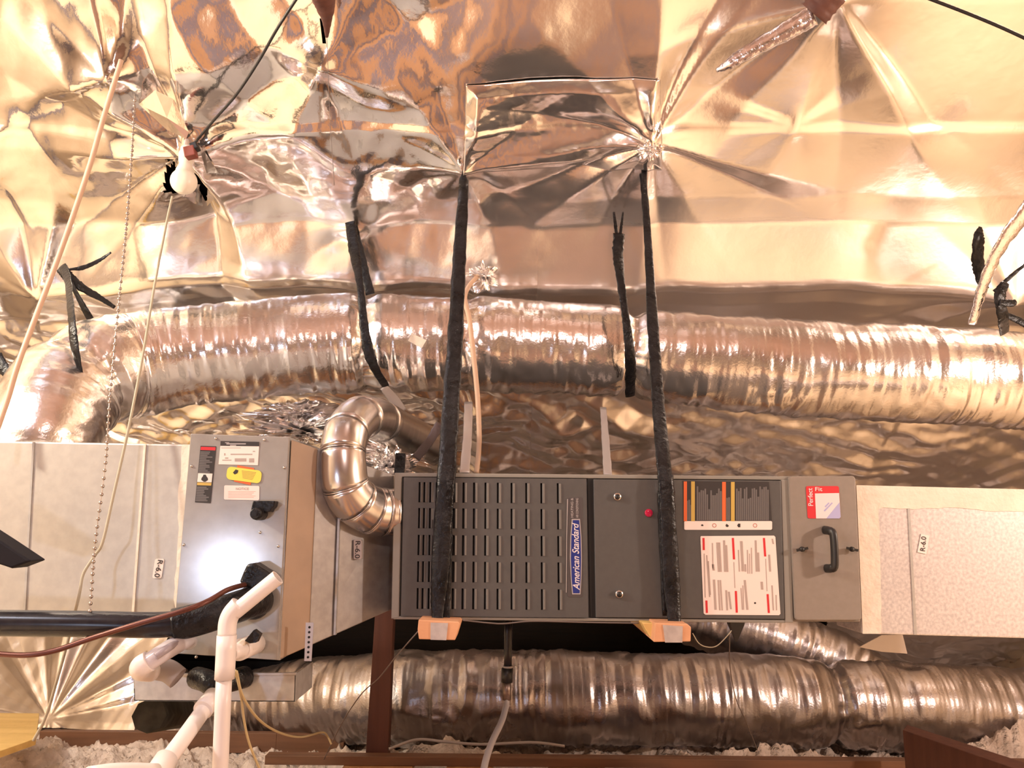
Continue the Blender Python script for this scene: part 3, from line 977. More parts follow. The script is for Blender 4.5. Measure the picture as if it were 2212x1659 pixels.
# ================================================================== COIL CABINET + TRANSITION + LEFT PLENUM
YA = 1.90
cc_ = P(510, 1424, YA)
coil = thing('coil_cabinet', (cc_.x, YA + .3, cc_.z), 'tall silver-grey coil cabinet with warning labels behind the white drain pipes', 'coil cabinet')
mb = MB()
mb.prism([v + Vector((0, .005, 0)) for v in [P(*c, YA) for c in ((412, 938), (625, 944), (603, 1427), (372, 1412))]], (0, .56, 0))
mb.build('casing', M_GALV, coil)
slab('access_panel', [(412, 937), (624, 944), (600, 1426), (371, 1411)], YA, .006, M_PANEL, coil, bevel=.0012)
for x_, y_ in ((466, 947), (571, 950), (414, 1007), (614, 1010), (397, 1177), (601, 1180), (424, 1419), (562, 1150)):
    screw(x_, y_, YA, coil, .0035)
YB = YA - .0012
w1 = slab('warning_label', [(433, 963), (467, 964), (455, 1087), (421, 1085)], YB, .0011, M_INK, coil, bevel=.0004)
slab('red_header', [(434, 965), (466, 966), (465, 973), (433, 972)], YB - .0003, .0008, M_RED, w1)
slab('picture_panel', [(428, 1022), (459, 1023), (457, 1042), (426, 1041)], YB - .0003, .0008, M_WHITE, w1)
slab('yellow_strip', [(426, 1042), (457, 1043), (456, 1049), (425.5, 1048)], YB - .0003, .0008, M_OCHRE, w1)
rs = random.Random(9)
mb = MB()
for y0_, y1_ in ((975, 1020), (1051, 1081)):
    mb = MB()
    y_ = y0_
    while y_ < y1_:
        xl = 434 - (y_ - 963) * .098
        w = 14 + rs.random() * 15
        mb.prism([P(a, b, YB - .0003) for a, b in ((xl, y_), (xl + w, y_ + .4), (xl + w, y_ + 3.2), (xl, y_ + 2.8))], (0, .0002, 0))
        y_ += 3.6
    mb.build('printed_text', M_LGREY, w1)
mb = MB()
mb.prism([P(442 + 7 * math.cos(a) * (1 + .3 * math.sin(3 * a)), 1033 + 7 * math.sin(a) * (1 - .2 * math.cos(2 * a)), YB - .0006) for a in [i * .63 for i in range(10)]], (0, .0002, 0))
mb.build('hand_pictogram', M_INK, w1)
w2 = slab('data_plate', [(477, 953), (560, 955), (557, 1005), (472, 1003)], YB, .0011, M_WHITE, coil)
slab('black_header', [(476.5, 952.5), (560, 954.5), (559.5, 964), (476, 963)], YB - .0003, .0008, M_INK, w2)
rects('printed_text', [(478, 967, 520, 968.2), (498, 980, 545, 982.6), (507, 990, 532, 997), (538, 990, 549, 999), (484, 979, 487, 984), (546, 974, 551, 976), (480, 993, 500, 995), (486, 988, 493, 991)], YB - .0003, M_GREYINK, w2)
rects('header_text', [(486, 955.5, 495, 957), (489, 957.5, 531, 960), (497, 961, 510, 963)], YB - .0006, M_SILVINK, w2)
w3 = slab('orange_label', [(513, 1005), (549, 1011), (541, 1048), (505, 1040)], YB - .0001, .0008, M_ORANGE, coil)


def rot_rr(cx_, cy_, w, h, r, a):
    out = []
    for x_, y_ in rrect(-w / 2, -h / 2, w / 2, h / 2, r):
        out.append((cx_ + x_ * math.cos(a) - y_ * math.sin(a), cy_ + x_ * math.sin(a) + y_ * math.cos(a)))
    return out


w4 = slab('yellow_label', rot_rr(527, 1026, 75, 28, 9, .13), YB - .0012, .0012, M_YEL, coil)
mb = MB()
for k_ in range(6):
    a = (522 + .4 * k_, 1016 + 3.0 * k_)
    mb.prism([P(x_, y_, YB - .0016) for x_, y_ in (a, (a[0] + 31 - k_ * 2, a[1] + 4), (a[0] + 31 - k_ * 2, a[1] + 5.6), (a[0], a[1] + 1.6))], (0, .0003, 0))
mb.build('printed_text', M_OCHRE, w4)
mb = MB()
mb.prism([P(*c, YB - .0016) for c in ((503, 1021), (509, 1014), (515, 1016), (513, 1022), (507, 1025))], (0, .0003, 0))
mb.build('emblem', M_INK, w4)
w5 = slab('notice_label', rot_rr(522, 1064.5, 76, 31, 3, .02), YB - .0001, .0009, M_WHITE, coil)
text('NOTICE', 'lettering', P(523, 1056, YB - .0008), .0075, M_GREYINK, w5, width=.03)
MPK = newmat('pink_ink', (.75, .45, .40), .6)
rects('printed_text', [(493, 1061 + 3.2 * i, 552 - (i % 3) * 4, 1062.2 + 3.2 * i) for i in range(5)], YB - .0004, MPK, w5)
# expansion fitting
fz = MB()
fz.prism([P(*c, YA - .03) for c in ((546, 1082), (594, 1082), (592, 1094), (585, 1100), (583, 1106), (556, 1106), (553, 1099), (541, 1108), (543, 1096))], (0, .03, 0))
fz.lathe([(0, -.045), (.013, -.045), (.015, -.03), (.015, 0)], P(565, 1110, YA), (0, 1, 0), 18)
fz.build('black_valve_cover', M_TAPE, coil, bevel=.002)
# rubber collars round the pipes
fz = MB()
fz.prism([P(*c, YA - .055) for c in ((533, 1218), (549, 1217), (582, 1238), (590, 1255), (575, 1272), (545, 1276), (518, 1262), (517, 1255), (525, 1235))], (0, .05, 0))
fz.build('suction_line_seal', M_TAPE, coil, bevel=.006)
fz = MB()
fz.lathe([(0, -.03), (.034, -.03), (.040, 0)], P(548, 1300, YA), (0, 1, 0), 20)
fz.build('rubber_grommet', M_ARMA, coil)

# side panel (tan) and the tapering transition to the furnace
tr = thing('supply_transition', (P(740, 1400, 2.0).x, 2.3, P(700, 1400, 2.0).z), 'grey tapered sheet-metal transition between the coil cabinet and the furnace', 'duct')
eT, eB = P(629, 950, YA + .008), P(604, 1424, YA + .008)
fT, fB = P(880, 1036, YF + .13), P(878, 1302, YF + .13)
mT, mB_ = eT.lerp(fT, .20) + Vector((0, .004, 0)), eB.lerp(fB, .20) + Vector((0, .004, 0))
mb = MB()
D6 = Vector((0, .5, 0))
mb.hexa([mT, mB_, fB, fT], [mT + D6, mB_ + D6, fB + D6, fT + D6])
mb.build('duct_body', noisy('transition_steel', (.27, .25, .245), (.33, .31, .30), (45, 45, 45), rough=.45, metal=.4, detail=8), tr, bevel=.002)
mb = MB()
u_ = Vector((0, -.004, 0))
mb.hexa([eT, eB, mB_ + u_, mT + u_], [eT + D6, eB + D6, mB_ + D6, mT + D6])
mb.build('tan_end_band', M_TAN, tr, bevel=.002)
sT, sB = eT.lerp(fT, .40), eB.lerp(fB, .40)
mb = MB()
mb.hexa([sT + Vector((-.002, -.006, 0)), sB + Vector((-.002, -.006, 0)), sB + Vector((.003, -.006, 0)), sT + Vector((.003, -.006, 0))],
        [sT + Vector((-.002, .01, 0)), sB + Vector((-.002, .01, 0)), sB + Vector((.003, .01, 0)), sT + Vector((.003, .01, 0))])
mb.build('seam', M_GALV, tr)
mT2, mB2 = eT.lerp(fT, .87), eB.lerp(fB, .87)
mb = MB()
mb.hexa([mT2 + u_, mB2 + u_, fB + u_ * 1.3, fT + u_ * 1.3], [mT2 + D6 * .02, mB2 + D6 * .02, fB + D6 * .02, fT + D6 * .02])
mb.build('mastic_band', noisy('thin_mastic', (.52, .45, .36), (.44, .38, .31), (20, 20, 20), rough=.7), tr)
tg = slab('rating_tag', rrect(764, 1166, 781, 1208, 3), 2.048, .02, newmat('tag_grey', (.42, .37, .36), .5), tr)
text('R-6.0', 'lettering', P(772, 1187, 2.0474), .017, M_INK, tg, rot=-math.pi / 2, width=.042)
mb = MB()
pa, pb = P(669, 1345, 1.90), P(665, 1428, 1.90)
mb.hexa([pa + Vector((-.009, 0, 0)), pa + Vector((.009, 0, 0)), pa + Vector((.009, .002, 0)), pa + Vector((-.009, .002, 0))],
        [pb + Vector((-.008, 0, 0)), pb + Vector((.008, 0, 0)), pb + Vector((.008, .002, 0)), pb + Vector((-.008, .002, 0))])
ps = mb.build('perforated_strap', M_PALESTEEL, label='short perforated steel hanger strap below the tan end of the transition', cat='strap')
mb = MB()
for k_ in range(7):
    mb.lathe([(0, 0), (.0028, 0), (.0028, .001)], pa.lerp(pb, .12 + k_ * .13) + Vector((0, -.0008, 0)), (0, 1, 0), 8)
mb.build('strap_hole', M_DARK, ps)

YP = 1.955
lp = thing('supply_plenum', (P(150, 1372, YP).x, YP + .3, P(150, 1372, YP).z), 'long pale grey sheet-metal supply duct box on the left', 'duct')
mb = MB()
mb.prism([P(*c, YP) for c in ((-160, 950), (412, 960), (372, 1378), (-190, 1362))], (0, .56, 0))
mb.build('duct_body', noisy('supply_duct_grey', (.50, .47, .43), (.56, .53, .48), (45, 45, 45), rough=.42, metal=.45, detail=8), lp, bevel=.004)
slab('seam', [(70, 955), (74, 955), (52, 1366), (47, 1366)], YP - .003, .005, M_GALV, lp)
slab('seam', [(310, 960), (315, 960), (286, 1370), (281, 1370)], YP - .003, .005, M_MASTIC, lp)
edge = [(410, 960), (393, 960)]
y_ = 985
rs = random.Random(12)
while y_ < 1370:
    edge.append((392 - (y_ - 960) * .046 + rs.random() * 7 - 3, y_))
    y_ += 22
edge += [(372, 1378), (378, 1378)]
slab('mastic_band', edge, YP - .003, .004, M_MASTIC, lp)
tg = slab('rating_tag', rrect(335, 1207, 355, 1249, 4, sk=-.15), YP - .002, .0012, M_WHITE, lp)
text('R-6.0', 'lettering', P(342, 1228, YP - .003), .017, M_INK, tg, rot=-math.pi / 2 - .15, width=.04)

# ================================================================== FLUE PIPE
fl = thing('flue_pipe', P(860, 1150, 2.12), 'shiny galvanised flue pipe elbow curling between the duct and the furnace', 'flue pipe')
fpts = [(866, 1106, 2.10), (848, 1106, 2.095), (806, 1103, 2.065), (768, 1082, 2.02), (747, 1048, 1.995), (742, 1005, 1.99), (742, 965, 2.00), (752, 930, 2.04), (778, 903, 2.13), (818, 908, 2.30), (870, 934, 2.56), (940, 968, 2.92)]
rF = [.060, .060, .060, .059, .057, .055, .055, .056, .058, .060, .062, .064]
sm = smooth_path([Vector((*P(a, b, y), r)) if False else P(a, b, y) for a, b, y in fpts], 6)
rad = []
for i in range(len(rF) - 1):
    rad += [lerp(rF[i], rF[i + 1], k_ / 6) for k_ in range(6)]
rad.append(rF[-1])
# gored segments: breaks of the elbow
brk = [0, 9, 13, 18, 24, 34, 41, 48, 54, len(sm) - 1]
for i in range(len(brk) - 1):
    a, b = brk[i], brk[i + 1]
    mb = MB()
    seg_pts = [sm[a], sm[a].lerp(sm[b], .5), sm[b]] if False else [sm[k_] for k_ in range(a, b + 1)]
    g = 1.0 + (.012 if i % 2 else 0)
    n_ = len(seg_pts)
    mb.tube(seg_pts, [rad[a] * g + (rad[b] - rad[a]) * k_ / (n_ - 1) for k_ in range(n_)], 40, up=(0, 0, 1))
    mb.build('pipe_segment', M_FLUE, fl)
    mb = MB()
    t_ = (sm[min(b + 1, len(sm) - 1)] - sm[b - 1]).normalized()
    if i < len(brk) - 2:
        mb.lathe([(rad[b] * .98, -.002), (rad[b] * 1.02, -.0012), (rad[b] * 1.02, .0012), (rad[b] * .98, .002)], sm[b], t_, 40)
        mb.build('crimp_ring', M_FLUE, fl)
for x_, y_ in ((731, 902), (718, 948)):
    screw(x_, y_, 2.02, fl, .003, mat=M_BLACK)
flp = flex_duct

# crumpled foil near the flue, behind the furnace
crumpled('foil_scrap', P(838, 975, 2.75), (.10, .04, .045), 3, 'crumpled greenish foil wrap right of the flue pipe', 'foil wrap')
crumpled('foil_scrap', P(842, 1010, 2.45), (.055, .04, .04), 7, 'small crushed foil lump tucked behind the left end of the furnace', 'foil wrap')
crumpled('foil_scrap', P(640, 896, 2.75), (.13, .05, .035), 13, 'crinkled foil wrap tucked between the big duct and the coil cabinet', 'foil wrap', rot=.1)
crumpled('foil_scrap', P(655, 935, 2.70), (.16, .06, .035), 17, 'flattened dark foil lump right above the coil cabinet corner', 'foil wrap')
crumpled('foil_knot', P(1045, 598, 2.62), (.030, .02, .024), 23, 'little knot of foil where the tan cable leaves the roof', 'foil wrap')
crumpled('foil_knot', R(996, 338, off=.05), (.026, .02, .024), 29, 'bright foil tuft at the top of the left black strap', 'foil wrap')
crumpled('foil_knot', R(1404, 322, off=.07), (.03, .02, .024), 27, 'bright foil tuft at the top of the right black strap', 'foil wrap')
mb = MB()
mb.box((0, 0, 0), (.028, .02, .06), Matrix.Translation(P(851, 1023, 2.35)) @ Matrix.Rotation(.05, 4, 'Y'))
mb.build('tape_block', M_TAPE, label='black taped block behind the top left corner of the furnace', cat='tape')


# ================================================================== STRAPS
def strap(name, ctrl, label, mat=M_TAPE, cat='strap', group=None, flat=.22, rnd=.06, n=10, seg=12, parent=None):
    """ctrl: (px, py, Y, half-width)"""
    pts = smooth_path([P(a, b, y) for a, b, y, w in ctrl], n)
    w = []
    for i in range(len(ctrl) - 1):
        w += [lerp(ctrl[i][3], ctrl[i + 1][3], k_ / n) for k_ in range(n)]
    w.append(ctrl[-1][3])
    w = [q * (1 + random.uniform(-.07, .07)) for q in w]
    mb = MB()
    mb.tube(pts, w, seg, flat=flat, rnd=rnd)
    return mb.build(name, mat, parent, label=label if parent is None else None, cat=cat if parent is None else None, group=group)


hl = P(947, 1355, 2.0)
s1 = strap('hanging_strap', [(1004, 345, 2.46, .014), (1000, 430, 2.41, .016), (992, 560, 2.33, .020), (984, 720, 2.23, .022), (975, 860, 2.14, .023), (966, 1000, 2.035, .023), (958, 1120, 2.02, .023), (951, 1240, 2.02, .022), (946, 1300, 2.02, .018), (945, 1354, 2.01, .012)],
           'left black tape-wrapped strap carrying the louvred end of the furnace')
strap('strap_tail', [(962, 1120, 2.035, .018), (960, 1240, 2.035, .018), (962, 1300, 2.035, .012), (965, 1338, 2.03, .008)], '', parent=s1)
s2 = strap('hanging_strap', [(1384, 348, 2.46, .009), (1394, 440, 2.40, .011), (1402, 560, 2.33, .012), (1410, 700, 2.24, .016), (1421, 860, 2.14, .017), (1432, 985, 2.04, .018), (1440, 1060, 2.02, .020), (1446, 1180, 2.02, .020), (1452, 1280, 2.02, .020), (1458, 1358, 2.01, .014)],
           'right black tape-wrapped strap crossing the control door of the furnace')
strap('strap_tail', [(1391, 345, 2.44, .010), (1393, 420, 2.40, .007), (1398, 515, 2.36, .009)], '', parent=s2)
strap('strap_tail', [(1436, 1060, 2.03, .018), (1438, 1180, 2.035, .016), (1443, 1330, 2.035, .013)], '', parent=s2)

# straps holding the big duct
d1 = strap('duct_strap', [(757, 480, 2.55, .018), (765, 540, 2.50, .018), (778, 620, 2.42, .010), (786, 700, 2.42, .014), (797, 760, 2.43, .017), (812, 800, 2.47, .014), (833, 834, 2.56, .012)],
           'black strap over the big duct left of the furnace strap', rnd=.12)
strap('strap_limb', [(762, 490, 2.56, .017), (780, 560, 2.58, .017), (800, 636, 2.60, .015)], '', parent=d1, rnd=.1)
d2 = strap('duct_strap', [(1337, 505, 2.52, .018), (1335, 545, 2.50, .018), (1340, 600, 2.45, .014), (1348, 660, 2.43, .011), (1357, 730, 2.42, .014), (1362, 790, 2.46, .018), (1361, 856, 2.58, .016)],
           'black strap over the big duct just left of the right furnace strap', rnd=.14)
strap('strap_limb', [(1326, 458, 2.56, .004), (1330, 490, 2.53, .006), (1333, 512, 2.52, .006)], '', parent=d2)
strap('strap_limb', [(1346, 458, 2.56, .003), (1342, 490, 2.53, .005), (1339, 512, 2.52, .006)], '', parent=d2)
d3 = strap('duct_strap', [(134, 575, 2.44, .015), (146, 605, 2.38, .012), (154, 680, 2.22, .012), (160, 740, 2.20, .014), (170, 790, 2.22, .010), (181, 826, 2.26, .006)],
           'black strap hanging from the roof foil over the left bend of the big duct', rnd=.1)
strap('strap_limb', [(132, 578, 2.46, .018), (150, 600, 2.47, .017), (178, 622, 2.50, .013), (215, 643, 2.55, .010), (248, 664, 2.60, .006)], '', parent=d3, rnd=.2)
strap('strap_limb', [(150, 605, 2.46, .008), (168, 640, 2.50, .008), (190, 680, 2.55, .012), (210, 712, 2.60, .010)], '', parent=d3, rnd=.1)
strap('strap_limb', [(150, 582, 2.46, .004), (180, 578, 2.48, .008), (215, 562, 2.50, .006), (240, 545, 2.50, .003)], '', parent=d3, rnd=.2)
d4 = strap('duct_strap', [(2172, 610, 2.42, .012), (2160, 640, 2.42, .018), (2166, 680, 2.44, .018), (2170, 720, 2.52, .016)], 'black strap over the far right end of the big duct', rnd=.15)
strap('strap_limb', [(2158, 652, 2.42, .012), (2185, 655, 2.42, .012), (2195, 650, 2.42, .006)], '', parent=d4, rnd=.2)
strap('strap_limb', [(2150, 632, 2.42, .010), (2180, 600, 2.42, .006), (2230, 560, 2.42, .005)], '', parent=d4, rnd=.2)
strap('strap_limb', [(2172, 680, 2.46, .010), (2200, 692, 2.46, .012), (2240, 715, 2.46, .012)], '', parent=d4, rnd=.1)
strap('tape_wrap', [(2118, 490, 2.36, .006), (2114, 515, 2.36, .018), (2112, 560, 2.40, .020), (2118, 600, 2.44, .016), (2130, 625, 2.48, .010)], 'ragged black tape on the foil above the right end of the big duct', cat='tape', rnd=.3)
strap('dark_strip', [(-10, 770, 2.3, .020), (10, 800, 2.3, .016), (24, 832, 2.3, .006)], 'dark strap end at the left edge above the duct bend', cat='strap', rnd=.1)
strap('foil_strut', [(2100, 700, 2.5, .014), (2130, 600, 2.40, .018), (2170, 520, 2.32, .022), (2230, 440, 2.24, .030)], 'purplish foil-wrapped strut at the right edge above the big duct', mat=M_TAPEFOIL, cat='strut', rnd=.25, flat=.35)
strap('foil_strut', [(1548, 152, 2.02, .006), (1572, 140, 2.00, .014), (1600, 122, 1.98, .020), (1700, 66, 1.92, .026), (1758, 32, 1.88, .030)], 'bluish foil-taped strut slanting down from the top right', mat=M_TAPEFOIL, cat='strut', flat=.7, rnd=.12)
strap('timber_stub', [(1758, 30, 1.86, .040), (1800, -20, 1.82, .040)], 'dark timber end behind the foil-taped strut at the top edge', mat=M_REDWOOD, cat='timber', flat=.8, rnd=.02)
strap('timber_stub', [(690, -30, 1.83, .034), (700, 0, 1.86, .030), (706, 42, 1.92, .014), (706, 80, 1.97, .004)], 'red-brown timber tip poking down through the foil at the top', mat=M_REDWOOD, cat='timber', flat=.8, rnd=.02)
strap('steel_strap', [(1012, 868, 2.6, .014), (1010, 940, 2.5, .014), (1003, 1022, 2.4, .015)], 'pale steel hanger strap behind the furnace beside the tan cable', mat=M_PALESTEEL, flat=.1, rnd=0)
strap('steel_strap', [(1303, 880, 2.6, .010), (1308, 950, 2.5, .012), (1313, 1026, 2.4, .013)], 'dim grey hanger strap behind the furnace left of its right strap', mat=M_FLEXWHITE, flat=.1, rnd=0)
strap('steel_strap', [(828, 836, 2.62, .012), (850, 862, 2.66, .018), (872, 888, 2.70, .012)], 'pale green metal strap end just right of the flue pipe top', mat=M_PALESTEEL, flat=.12, rnd=0)
strap('steel_strap', [(950, 915, 2.3, .013), (930, 950, 2.3, .013), (898, 990, 2.32, .013)], 'dull metal strap slanting across the far end of the flue pipe', mat=newmat('dull_strap', (.16, .13, .13), .4, .5), flat=.12, rnd=0)

# ================================================================== WOOD BLOCKS UNDER THE FURNACE
YW = 1.96
for poly, lab, pl, dd in (([(904, 1339), (990, 1343), (994, 1348), (983, 1383), (905, 1381), (902, 1360)], 'orange wood block under the furnace at the left black strap', [(930, 1345), (968, 1346), (964, 1383), (930, 1382)], .10),
                          ([(1416, 1346), (1485, 1348), (1493, 1355), (1492, 1386), (1412, 1387)], 'orange wood block under the furnace at the right black strap', [(1432, 1350), (1475, 1353), (1474, 1388), (1437, 1388)], .75)):
    pts = [P(*c, YW) for c in poly]
    mb = MB().prism(pts, (0, dd, 0))
    wb = mb.build('wood_block', M_PINE, bevel=.002, label=lab, cat='wood block')
    slab('metal_plate', pl, YW - .002, .003, noisy('plate_steel', (.55, .50, .50), (.68, .63, .62), (50, 50, 50), rough=.4, metal=.5), wb)
mb = MB()
a, b = P(1402, 1372, 2.06), P(1352, 1346, 2.3)
mb.prism([P(1386, 1345, 2.0), P(1416, 1346, 2.0), P(1414, 1386, 2.0), P(1404, 1375, 2.0)], (-.001, .3, 0))
mb.build('wood_block', M_YPINE, bevel=.002, label='yellow pine offcut beside the right wood block under the furnace', cat='wood block')


# ================================================================== PIPES, CABLES, CORDS
def run(name, ctrl, r, mat, label, cat, n=10, seg=10, parent=None, flat=None, part_label=None):
    pts = smooth_path([P(*c) for c in ctrl], n)
    mb = MB()
    mb.tube(pts, r, seg, flat=flat)
    return mb.build(name, mat, parent, label=label if parent is None else part_label, cat=cat if parent is None else None)


run('tan_cable', [(262, 130, 2.0), (225, 250, 2.0), (190, 370, 2.0), (130, 545, 1.98), (75, 690, 1.95), (38, 790, 1.93), (14, 870, 1.92), (-15, 950, 1.90)], .0065, M_CABLE, 'long tan cable sagging from the roof to the left edge', 'cable')
run('tan_cable', [(1030, 598, 2.6), (1012, 620, 2.55), (1004, 645, 2.44), (1014, 690, 2.38), (1022, 760, 2.36), (1031, 850, 2.36), (1035, 930, 2.36), (1034, 975, 2.36), (1029, 1022, 2.36)], .0075, M_CABLE, 'tan cable dropping behind the left strap into the furnace top', 'cable')
run('black_cable', [(652, -20, 1.80), (600, 60, 1.88), (560, 130, 1.98), (510, 205, 2.08), (460, 262, 2.18), (418, 312, 2.26)], .0038, M_BLACK, 'thin black cable from the top edge down to the lamp', 'cable')
run('black_cable', [(1975, -15, 1.85), (2080, 25, 1.85), (2160, 58, 1.85), (2240, 95, 1.85)], .0042, M_BLACK, 'thin dark cable across the top right corner', 'cable')
# bead chain
mb = MB()
cp = smooth_path([P(*c) for c in ((292, 205, 1.95), (285, 330, 1.93), (272, 500, 1.90), (258, 640, 1.87), (238, 850, 1.82), (228, 1000, 1.79), (206, 1170, 1.76), (196, 1300, 1.74), (188, 1386, 1.735))], 30)
acc, last = 0, cp[0]
for q in cp:
    if (q - last).length > .0125:
        mb.ball(q, .0042, 8)
        last = q
mb.tube(cp, .0012, 6)
mb.build('bead_chain', M_CHAIN, label='long beaded metal pull chain hanging at the left', cat='chain')
run('pull_cord', [(372, 425, 2.20), (360, 480, 2.16), (335, 610, 2.08), (308, 770, 1.98), (285, 890, 1.92), (268, 970, 1.90), (245, 1070, 1.88), (222, 1170, 1.86), (205, 1200, 1.86), (180, 1240, 1.85), (170, 1290, 1.84),
                  (145, 1390, 1.84), (120, 1480, 1.84), (98, 1550, 1.84), (72, 1600, 1.84)], .0032, M_CORD, 'thin pale pull cord hanging from the lamp past the left duct', 'cord')
run('thin_thread', [(706, 80, 2.0), (712, 240, 2.0), (722, 400, 2.0)], .0008, M_GREYWIRE, 'hair-thin thread dangling from the timber tip at the top', 'thread')

# lamp
lc = P(397, 392, 2.25)
lm = thing('bare_lamp', lc, 'unlit white light bulb in a socket hanging from the torn foil', 'lamp')
ax = (P(408, 300, 2.30) - lc).normalized()
mb = MB()
rb = .038
mb.lathe([(0, -rb)] + [(rb * math.cos(a), rb * math.sin(a)) for a in [math.radians(-75 + i * 12) for i in range(11)]] + [(.026, .040), (.021, .052), (.0185, .066), (.018, .078)], lc, ax, 28)
mb.build('bulb', M_BULB, lm)
mb = MB()
mb.lathe([(.018, .076), (.022, .078), (.023, .105), (.020, .110), (.020, .125), (0, .127)], lc, ax, 24)
mb.build('socket', M_WHITE, lm)
mb = MB()
mb.box((-.016, -.01, -.012), (.016, .02, .020), Matrix.Translation(P(411, 331, 2.22)) @ Matrix.Rotation(-.25, 4, 'Y'))
mb.build('terminal_box', M_SOCKET, lm, bevel=.003)
mb = MB()
mb.box((-.010, -.008, -.010), (.012, .02, .012), Matrix.Translation(P(419, 317, 2.22)) @ Matrix.Rotation(-.4, 4, 'Y'))
mb.build('cable_clamp', M_BLACK, lm, bevel=.003)

# refrigerant lines
sl = thing('suction_line', P(300, 1372, 1.75), 'thick black foam-insulated refrigerant pipe running in from the left', 'pipe')
run('insulation', [(-120, 1346, 1.72), (0, 1346, 1.73), (200, 1348, 1.745), (330, 1350, 1.76), (400, 1345, 1.77)], .0265, M_ARMA, '', '', parent=sl, seg=24)
run('insulation_sleeve', [(375, 1350, 1.77), (420, 1340, 1.78), (480, 1322, 1.80), (545, 1300, 1.86), (560, 1296, 1.895)], .034, M_TAPE, '', '', parent=sl, seg=24)
run('liquid_line', [(-40, 1407, 1.68), (0, 1413, 1.68), (60, 1415, 1.68), (120, 1405, 1.69), (200, 1378, 1.70), (300, 1347, 1.70), (400, 1318, 1.71), (450, 1298, 1.735), (490, 1275, 1.78), (525, 1264, 1.84), (545, 1262, 1.88)], .0056, M_COPPER,
    'thin dark copper refrigerant line curving in front of the black pipe', 'pipe')
# PVC drains
YV = 1.72
pv = thing('drain_standpipe', P(475, 1700, YV), 'white PVC drain standpipe with slanted open arm in front of the coil cabinet', 'pipe')
run('pipe', [(475, 1740, YV), (476, 1659, YV), (484, 1460, YV)], .0158, M_PVC, '', '', parent=pv, seg=24, n=3)
run('coupling', [(485, 1467, YV), (490, 1372, YV)], .0198, M_PVC, '', '', parent=pv, seg=24, n=3)
run('coupling', [(490, 1372, YV), (492, 1345, YV), (500, 1325, YV), (517, 1305, YV)], .0185, M_PVC, '', '', parent=pv, seg=24, n=5)
ev = MB()
e0, e1 = P(508, 1322, YV), P(600, 1247, YV)
ev.tube([e0, e1], .0158, 24, caps=False)
ev.tube([e1, e0], .0132, 24, caps=False)
ax_ = (e1 - e0).normalized()
ev.lathe([(.0158, 0), (.0132, 0)], e1, ax_, 24)
ev.lathe([(.0132, 0), (0, 0)], e0.lerp(e1, .6), ax_, 24)
ev.build('open_arm', M_PVC, pv)
dn = thing('drain_outlet', P(530, 1400, 1.82), 'white PVC outlet elbow with black tape scrap entering the coil cabinet', 'pipe')
run('stub', [(497, 1412, 1.745), (530, 1400, 1.80), (556, 1390, 1.895)], .0165, M_PVC, '', '', parent=dn, seg=22, n=4)
run('hub', [(517, 1404, 1.78), (552, 1390, 1.89)], .0225, M_PVC, '', '', parent=dn, seg=22, n=2)
mb = MB()
mb.prism([P(*c, 1.765) for c in ((529, 1384), (548, 1361), (561, 1371), (553, 1388), (540, 1390))], (0, .02, 0))
mb.build('tape_scrap', M_TAPE, dn)
mb = MB()
mb.prism([P(*c, 1.765) for c in ((508, 1391), (524, 1379), (533, 1382), (527, 1396), (512, 1399))], (0, .02, 0))
mb.build('primer_smear', M_MASTIC, dn, bevel=.003)
tp = thing('drain_trap', P(350, 1450, 1.75), 'white plastic drain trap slanting left of the standpipe', 'pipe')
run('trap_arm', [(408, 1386, 1.88), (400, 1383, 1.80), (360, 1405, 1.74), (315, 1435, 1.72)], .0185, M_PVCR, '', '', parent=tp, seg=22)
run('trap_bend', [(322, 1428, 1.72), (306, 1438, 1.72), (305, 1447, 1.75), (325, 1450, 1.80)], .0215, M_PVC, '', '', parent=tp, seg=22)
run('arm_inset', [(395, 1381, 1.775), (360, 1402, 1.722), (336, 1418, 1.708)], .008, newmat('trap_dark_plastic', (.36, .31, .34), .3), '', '', parent=tp, seg=12)  # darker greyish plastic strip along the trap arm
run('trap_cup', [(345, 1445, 1.86), (365, 1450, 1.86), (385, 1465, 1.86)], .024, newmat('trap_grey', (.33, .28, .27), .5), '', '', parent=tp, seg=20)
ml = thing('main_drain', P(350, 1640, 1.6), 'white PVC drain pipe slanting down to the bottom left corner', 'pipe')
run('pipe', [(455, 1512, 1.80), (400, 1590, 1.70), (345, 1665, 1.60), (320, 1700, 1.56)], .0165, M_PVC, '', '', parent=ml, seg=24)
run('coupling', [(462, 1504, 1.81), (438, 1534, 1.765)], .0205, M_PVC, '', '', parent=ml, seg=24, n=2)
run('coupling', [(360, 1640, 1.62), (325, 1692, 1.565)], .022, M_PVC, '', '', parent=ml, seg=24, n=2)
run('pipe', [(335, 1672, 1.57), (250, 1672, 1.50), (190, 1680, 1.46)], .018, M_PVC, '', '', parent=ml, seg=24, n=4)
run('tape_sleeve', [(425, 1464, 1.90), (445, 1470, 1.87), (462, 1478, 1.86), (500, 1470, 1.88), (530, 1462, 1.92)], .024, M_TAPE, 'black tape-wrapped pipe joint hooked over the pan lip', 'tape', seg=14)
run('brown_nipple', [(462, 1492, 1.83), (466, 1510, 1.82)], .012, M_COPPER, 'small reddish pipe nipple behind the standpipe', 'pipe', n=2)

